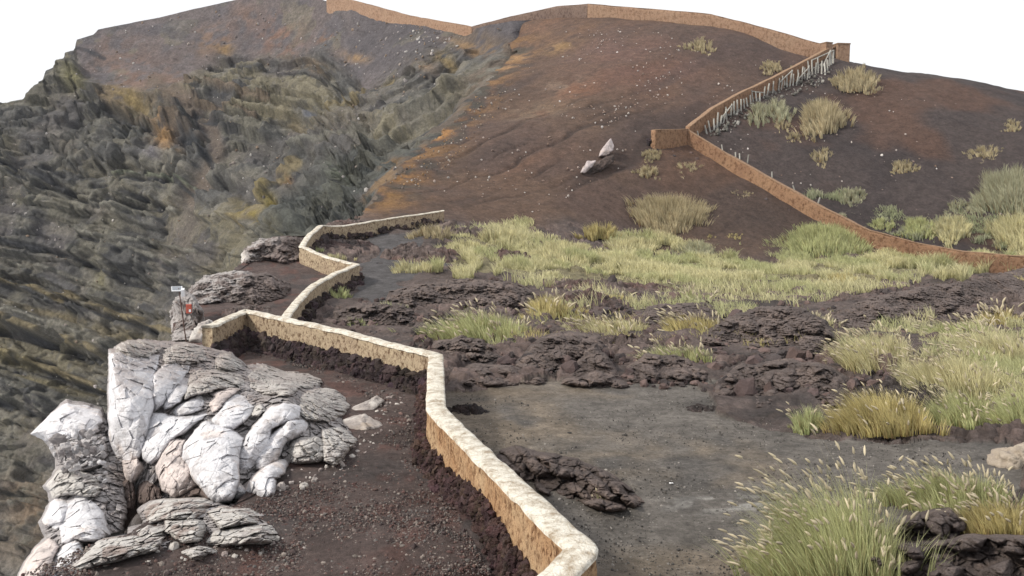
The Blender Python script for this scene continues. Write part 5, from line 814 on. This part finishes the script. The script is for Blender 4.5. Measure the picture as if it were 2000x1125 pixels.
T_ = [
 ('tall feathery grass clump with pale seed heads in the near right corner', 1490, 868, 1770, 1160, 'green', 0, 260, .48),
 ('long grass with nodding seed heads leaning left of the pale crusty boulder', 1700, 890, 1990, 1005, 'green', 0, 170, .8),
 ('yellow green grass draped over the lava in the bottom right corner', 1850, 950, 2040, 1045, 'yellow', 0, 60, 1.1),
 ('small grass sprig at the far bottom right rim', 1440, 1020, 1560, 1130, 'green', 0, 40, .6),
 ('rounded yellow green clump standing alone at the right rim of the path', 1610, 735, 1830, 852, 'yellow', 0, 70, 1.2),
 ('small bright green tuft left of the rounded clump on the path rim', 1540, 775, 1612, 848, 'fresh', 0, 12, 1.),
 ('green clump at the right edge above the path', 1925, 735, 2060, 845, 'green', 0, 60, 1.1),
 ('silvery grass sweep at the right edge behind the green clump', 1840, 625, 2050, 720, 'pale', 0, 110, 1.1),
 ('pale green sloping grass right of the layered lava outcrop', 1620, 620, 1800, 735, 'pale', 0, 120, 1.2),
 ('wide pale grass bank in the middle of the right side', 1740, 665, 1960, 790, 'pale', 0, 140, 1.2),
 ('grass fringe dipping towards the path below the right bank', 1800, 740, 1950, 835, 'green', 0, 60, 1.),
 ('green grass collar behind the pale bank at the right', 1780, 615, 1960, 665, 'green', 0, 60, 1.),
 ('big bright green clump topped with straw in the middle of the plain', 820, 592, 1050, 675, 'green', 0, 120, 1.5),
 ('upright orange yellow tuft on the lava in mid plain', 1020, 562, 1122, 622, 'yellow', 0, 40, 1.5),
 ('pale yellow clump spreading right of the big green one', 1090, 608, 1280, 658, 'pale', 0, 60, 1.3),
 ('yellow feathery clump above the wide lava hump', 1280, 600, 1420, 658, 'yellow', 0, 60, 1.3),
 ('grass clump growing on the lava ridge behind the path', 1230, 662, 1412, 715, 'green', 0, 60, 1.2),
 ('pale clump nestled by pink lava near the zigzag wall', 755, 498, 868, 535, 'pale', 0, 0, 1.5),
 ('green tuft tucked against the inner face of the zigzag wall', 630, 548, 690, 590, 'fresh', 0, 0, 1.3),
 ('pale tuft growing inside the far bend of the zigzag wall', 625, 486, 692, 512, 'pale', 0, 0, 1.5),
 ('dark green tuft close in the corner of the zigzag wall bend', 604, 474, 640, 500, 'fresh', 0, 0, 1.5),
 ('thin green tuft on dark lava left of the big green clump', 735, 578, 800, 618, 'fresh', 0, 0, .9),
 ('sparse green sprigs in the hollow behind the pitted wall', 655, 612, 740, 645, 'fresh', 0, 0, .9),
 ('straw coloured clump beside the end of the zigzag wall', 800, 428, 900, 470, 'dry', 0, 0, 1.5),
 ('dome of grass at the foot of the brown slope left of centre', 930, 428, 1036, 480, 'pale', 0, 0, 1.5),
 ('small round olive clump at the slope foot', 1128, 425, 1215, 470, 'yellow', 0, 0, 1.5),
 ('largest straw coloured shrub on the dark lower slope', 1232, 370, 1390, 460, 'dry', 1, 0, 2.2),
 ('small dry tuft upslope of the largest straw shrub', 1418, 368, 1480, 398, 'dry', 1, 0, 2.),
 ('dry tuft just under the square bend of the wall', 1250, 288, 1298, 318, 'dry', 1, 0, 2.),
 ('second dry tuft under the wall bend, lower and fainter', 1242, 318, 1290, 352, 'dry', 1, 0, 1.6),
 ('dry tuft on the slope right below the wall corner', 1320, 310, 1370, 345, 'dry', 1, 0, 1.8),
 ('lone straw tuft high on the cone under the ridge wall', 1338, 72, 1400, 106, 'dry', 1, 0, 2.),
 ('straw tuft behind the upper part of the stair wall', 1480, 115, 1540, 145, 'dry', 1, 0, 2.),
 ('wide dry shrub just below the stone pillar on the skyline', 1620, 126, 1722, 182, 'dry', 1, 0, 2.),
 ('tall dry shrub leaning downhill in the middle of the dark slope', 1560, 188, 1655, 266, 'dry', 1, 0, 2.),
 ('grey dry shrub beside the lower end of the handrail', 1462, 195, 1498, 252, 'grey', 1, 0, 1.6),
 ('thin grey shrub in the rubble at mid handrail', 1490, 185, 1550, 245, 'grey', 1, 0, 1.2),
 ('small dry tuft on bare slope below the tall leaning shrub', 1585, 282, 1630, 330, 'dry', 1, 0, 1.2),
 ('round dry tuft alone on the dark slope at the right', 1738, 308, 1794, 342, 'dry', 1, 0, 2.),
 ('grey green tuft above the lower hillside wall', 1625, 362, 1700, 405, 'grey', 1, 0, 2.),
 ('small dry tuft near the right end of the skyline', 1955, 230, 1996, 262, 'dry', 1, 0, 2.),
 ('faint dry shrub on the right slope above the green bush', 1885, 278, 1962, 320, 'dry', 1, 0, 1.4),
 ('large grey green bush at the right edge of the slope', 1900, 320, 2060, 425, 'grey', 1, 0, 2.4),
 ('pale green bush below the grey one at the right edge', 1935, 405, 2060, 500, 'pale', 1, 0, 2.),
 ('bright green bush behind the right end of the hillside wall', 1755, 418, 1830, 470, 'green', 1, 0, 2.2),
 ('pale bush right of the bright green one behind the wall', 1815, 412, 1900, 478, 'pale', 1, 0, 2.),
 ('big round green bush in front of the hillside wall', 1515, 428, 1700, 508, 'green', 1, 0, 2.4),
 ('grey tuft clinging to the wall top side of the big green bush', 1590, 408, 1660, 450, 'grey', 1, 0, 1.6),
 ('small straw tuft in the dark hollow left of the big green bush', 1410, 452, 1462, 480, 'yellow', 1, 0, 1.6),
 ('tiny straw tuft in the dark hollow', 1372, 455, 1402, 478, 'yellow', 1, 0, 1.6),
 ('dark olive mound of grass behind the pale field', 1315, 465, 1405, 512, 'grey', 1, 0, 2.),
 ('green mound of grass left of the olive mound', 1170, 455, 1290, 505, 'pale', 1, 0, 2.),
 ('light green mound behind the field at centre', 1030, 462, 1160, 520, 'pale', 1, 0, 2.2),
 ('sage clump spilling from the lava at the left of the field', 862, 462, 960, 505, 'pale', 1, 0, 2.),
 ('green sprig on the dark lava rib by the foreground wall', 1040, 875, 1075, 905, 'fresh', 0, 0, .7),
 ('dark green sprig low on the end of the dark lava rib', 1145, 950, 1195, 992, 'fresh', 0, 4, .6),
 ('thin olive tuft between lava stones in the right middle ground', 1300, 555, 1400, 598, 'green', 0, 20, 1.),
 ('yellow tuft at the right end of the field below the lava crest', 1600, 520, 1690, 560, 'yellow', 0, 0, 1.3),
 ('pale tuft on the lava crest at the right edge', 1960, 525, 2050, 565, 'yellow', 0, 0, 1.2),
 ('grey green shrub right of the bright bush, higher on the slope', 1845, 385, 1905, 425, 'grey', 1, 0, 1.6),
 ('small dry shrub between the handrail rubble and the tall leaning shrub', 1505, 228, 1548, 262, 'dry', 1, 0, 1.2),
 ('low dry shrub at the bottom of the handrail rubble', 1530, 252, 1575, 285, 'dry', 1, 0, 1.),
 ('green shrub halfway along the back of the hillside wall', 1690, 420, 1752, 458, 'green', 1, 0, 1.8),
 ('pale feathery tuft where the lava ridge meets the grass bank', 1560, 600, 1640, 650, 'pale', 0, 30, 1.2),
 ('straw coloured clump on the upper edge of the grass bank at the right', 1900, 590, 2000, 640, 'yellow', 0, 40, 1.2),
 ('sparse yellow tuft near the middle lava strip', 1155, 562, 1230, 592, 'yellow', 0, 10, .9),
]
for i, (lb, x0, y0, x1, y1, stl, hl_, hd, dn) in enumerate(T_):
    tuft(lb, x0, y0, x1, y1, stl, hl_, hd, dn, seed=i * 3, name='shrub' if ('shrub' in lb or 'bush' in lb) else 'grass_clump', cat='shrub' if ('shrub' in lb or 'bush' in lb) else 'grass clump', wind=-.25 if hd > 50 else -.08)
def field(label, poly, n, style, hm, seed, name='grass', heads=0):
    pl = np.array(poly, float); r1 = np.random.default_rng(seed + 9); q = r1.uniform(pl.min(0) - (50, 14), pl.max(0) + (50, 14), (n * 4, 2)); k2 = np.c_[q / (60, 22), np.zeros(len(q))]; q = q[inpoly(q + np.c_[fbm(k2, 3, seed + 3) * 70, fbm(k2, 3, seed + 4) * 24], pl)][:n * 2]; k3 = np.c_[q / 26, np.zeros(len(q))]; q = q[fbm(k3 * np.array([.6, 2.2, 1]), 3, seed) > -.16][:n]; P = roots(q[:, 0], q[:, 1]); r0 = np.random.default_rng(seed); n = len(P); d = P[:, 1]
    L = hm * np.clip(.75 + 1.1 * fbm(P / 1.9, 3, seed + 1), .25, 1.6) * r0.uniform(.55, 1.2, n); bend = np.c_[r0.normal(-.15, .3, n), r0.normal(0, .25, n)] * L[:, None]; bw = np.maximum(.007, d / 845 * .95)
    c0, c1 = map(np.array, PALG[style]); g = sst(-.2, .3, fbm(P / 2.5, 3, seed + 2)); t = r0.uniform(.75, 1.15, (n, 1)); C1 = mixc(np.tile(c1, (n, 1)), (.40, .46, .22), g * .6)
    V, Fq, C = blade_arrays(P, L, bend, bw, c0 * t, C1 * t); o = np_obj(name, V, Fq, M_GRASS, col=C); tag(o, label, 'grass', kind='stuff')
field('pale yellow green field of grass across the plain below the cone', [(875, 540), (1080, 542), (1260, 552), (1450, 548), (1650, 548), (1800, 535), (2050, 508), (1800, 494), (1560, 506), (1400, 498), (1250, 500), (1020, 500), (880, 515)], 44000, 'pale', .72, 61)
field('loose grass among the lava in the middle of the plain', [(1000, 545), (1500, 552), (1620, 560), (1600, 600), (1400, 610), (1100, 600)], 5200, 'pale', .58, 62, 'meadow_grass')
field('waving grass bank filling the right side of the plain', [(1640, 650), (1720, 630), (2060, 640), (2060, 830), (1930, 800), (1850, 770), (1800, 720), (1700, 715)], 14000, 'pale', .5, 63, 'bank_grass')
field('pale grass spreading up from the field towards the foot of the cone', [(870, 500), (930, 445), (1035, 440), (1130, 462), (1300, 468), (1400, 490), (1300, 505), (900, 505)], 9000, 'pale', .6, 65, 'meadow_grass')
field('pale grass along the top of the right lava ridge', [(1480, 545), (1700, 545), (1830, 522), (1780, 560), (1640, 585), (1500, 580)], 3600, 'pale', .55, 66, 'ridge_grass')
field('sparse straw grass among the lava above the gravel path', [(860, 640), (1050, 620), (1400, 640), (1640, 600), (1620, 680), (1300, 680), (1000, 680)], 2400, 'yellow', .42, 67, 'straw_grass')
field('grass hiding the foot of the hillside wall at the right edge', [(1740, 512), (1900, 514), (2060, 518), (2060, 540), (1900, 538), (1740, 540)], 9000, 'pale', 1.05, 68, 'wall_foot_grass')
field('thin grass behind the hillside wall', [(1560, 385), (1640, 400), (1760, 462), (1960, 488), (2050, 480), (1960, 420), (1760, 425), (1640, 380)], 8000, 'grey', .6, 64, 'verge_grass')

# ------------------------------------------------------------------ thin volcanic haze between the rim and the far crater wall
def haze():
    V, Fq = rbox((60, 110, -10), (700, 420, 150), 0, 1.)
    m = bpy.data.materials.new('thin_haze'); m.use_nodes = True; nt = m.node_tree; nt.nodes.clear(); o_ = nt.nodes.new('ShaderNodeOutputMaterial'); v = nt.nodes.new('ShaderNodeVolumePrincipled'); v.inputs['Color'].default_value = (.86, .9, 1, 1); v.inputs['Density'].default_value = .00012; v.inputs['Anisotropy'].default_value = .2
    nt.links.new(v.outputs[0], o_.inputs['Volume']); o = np_obj('haze', V, Fq, m, smooth=False); o['kind'] = 'stuff'
haze()
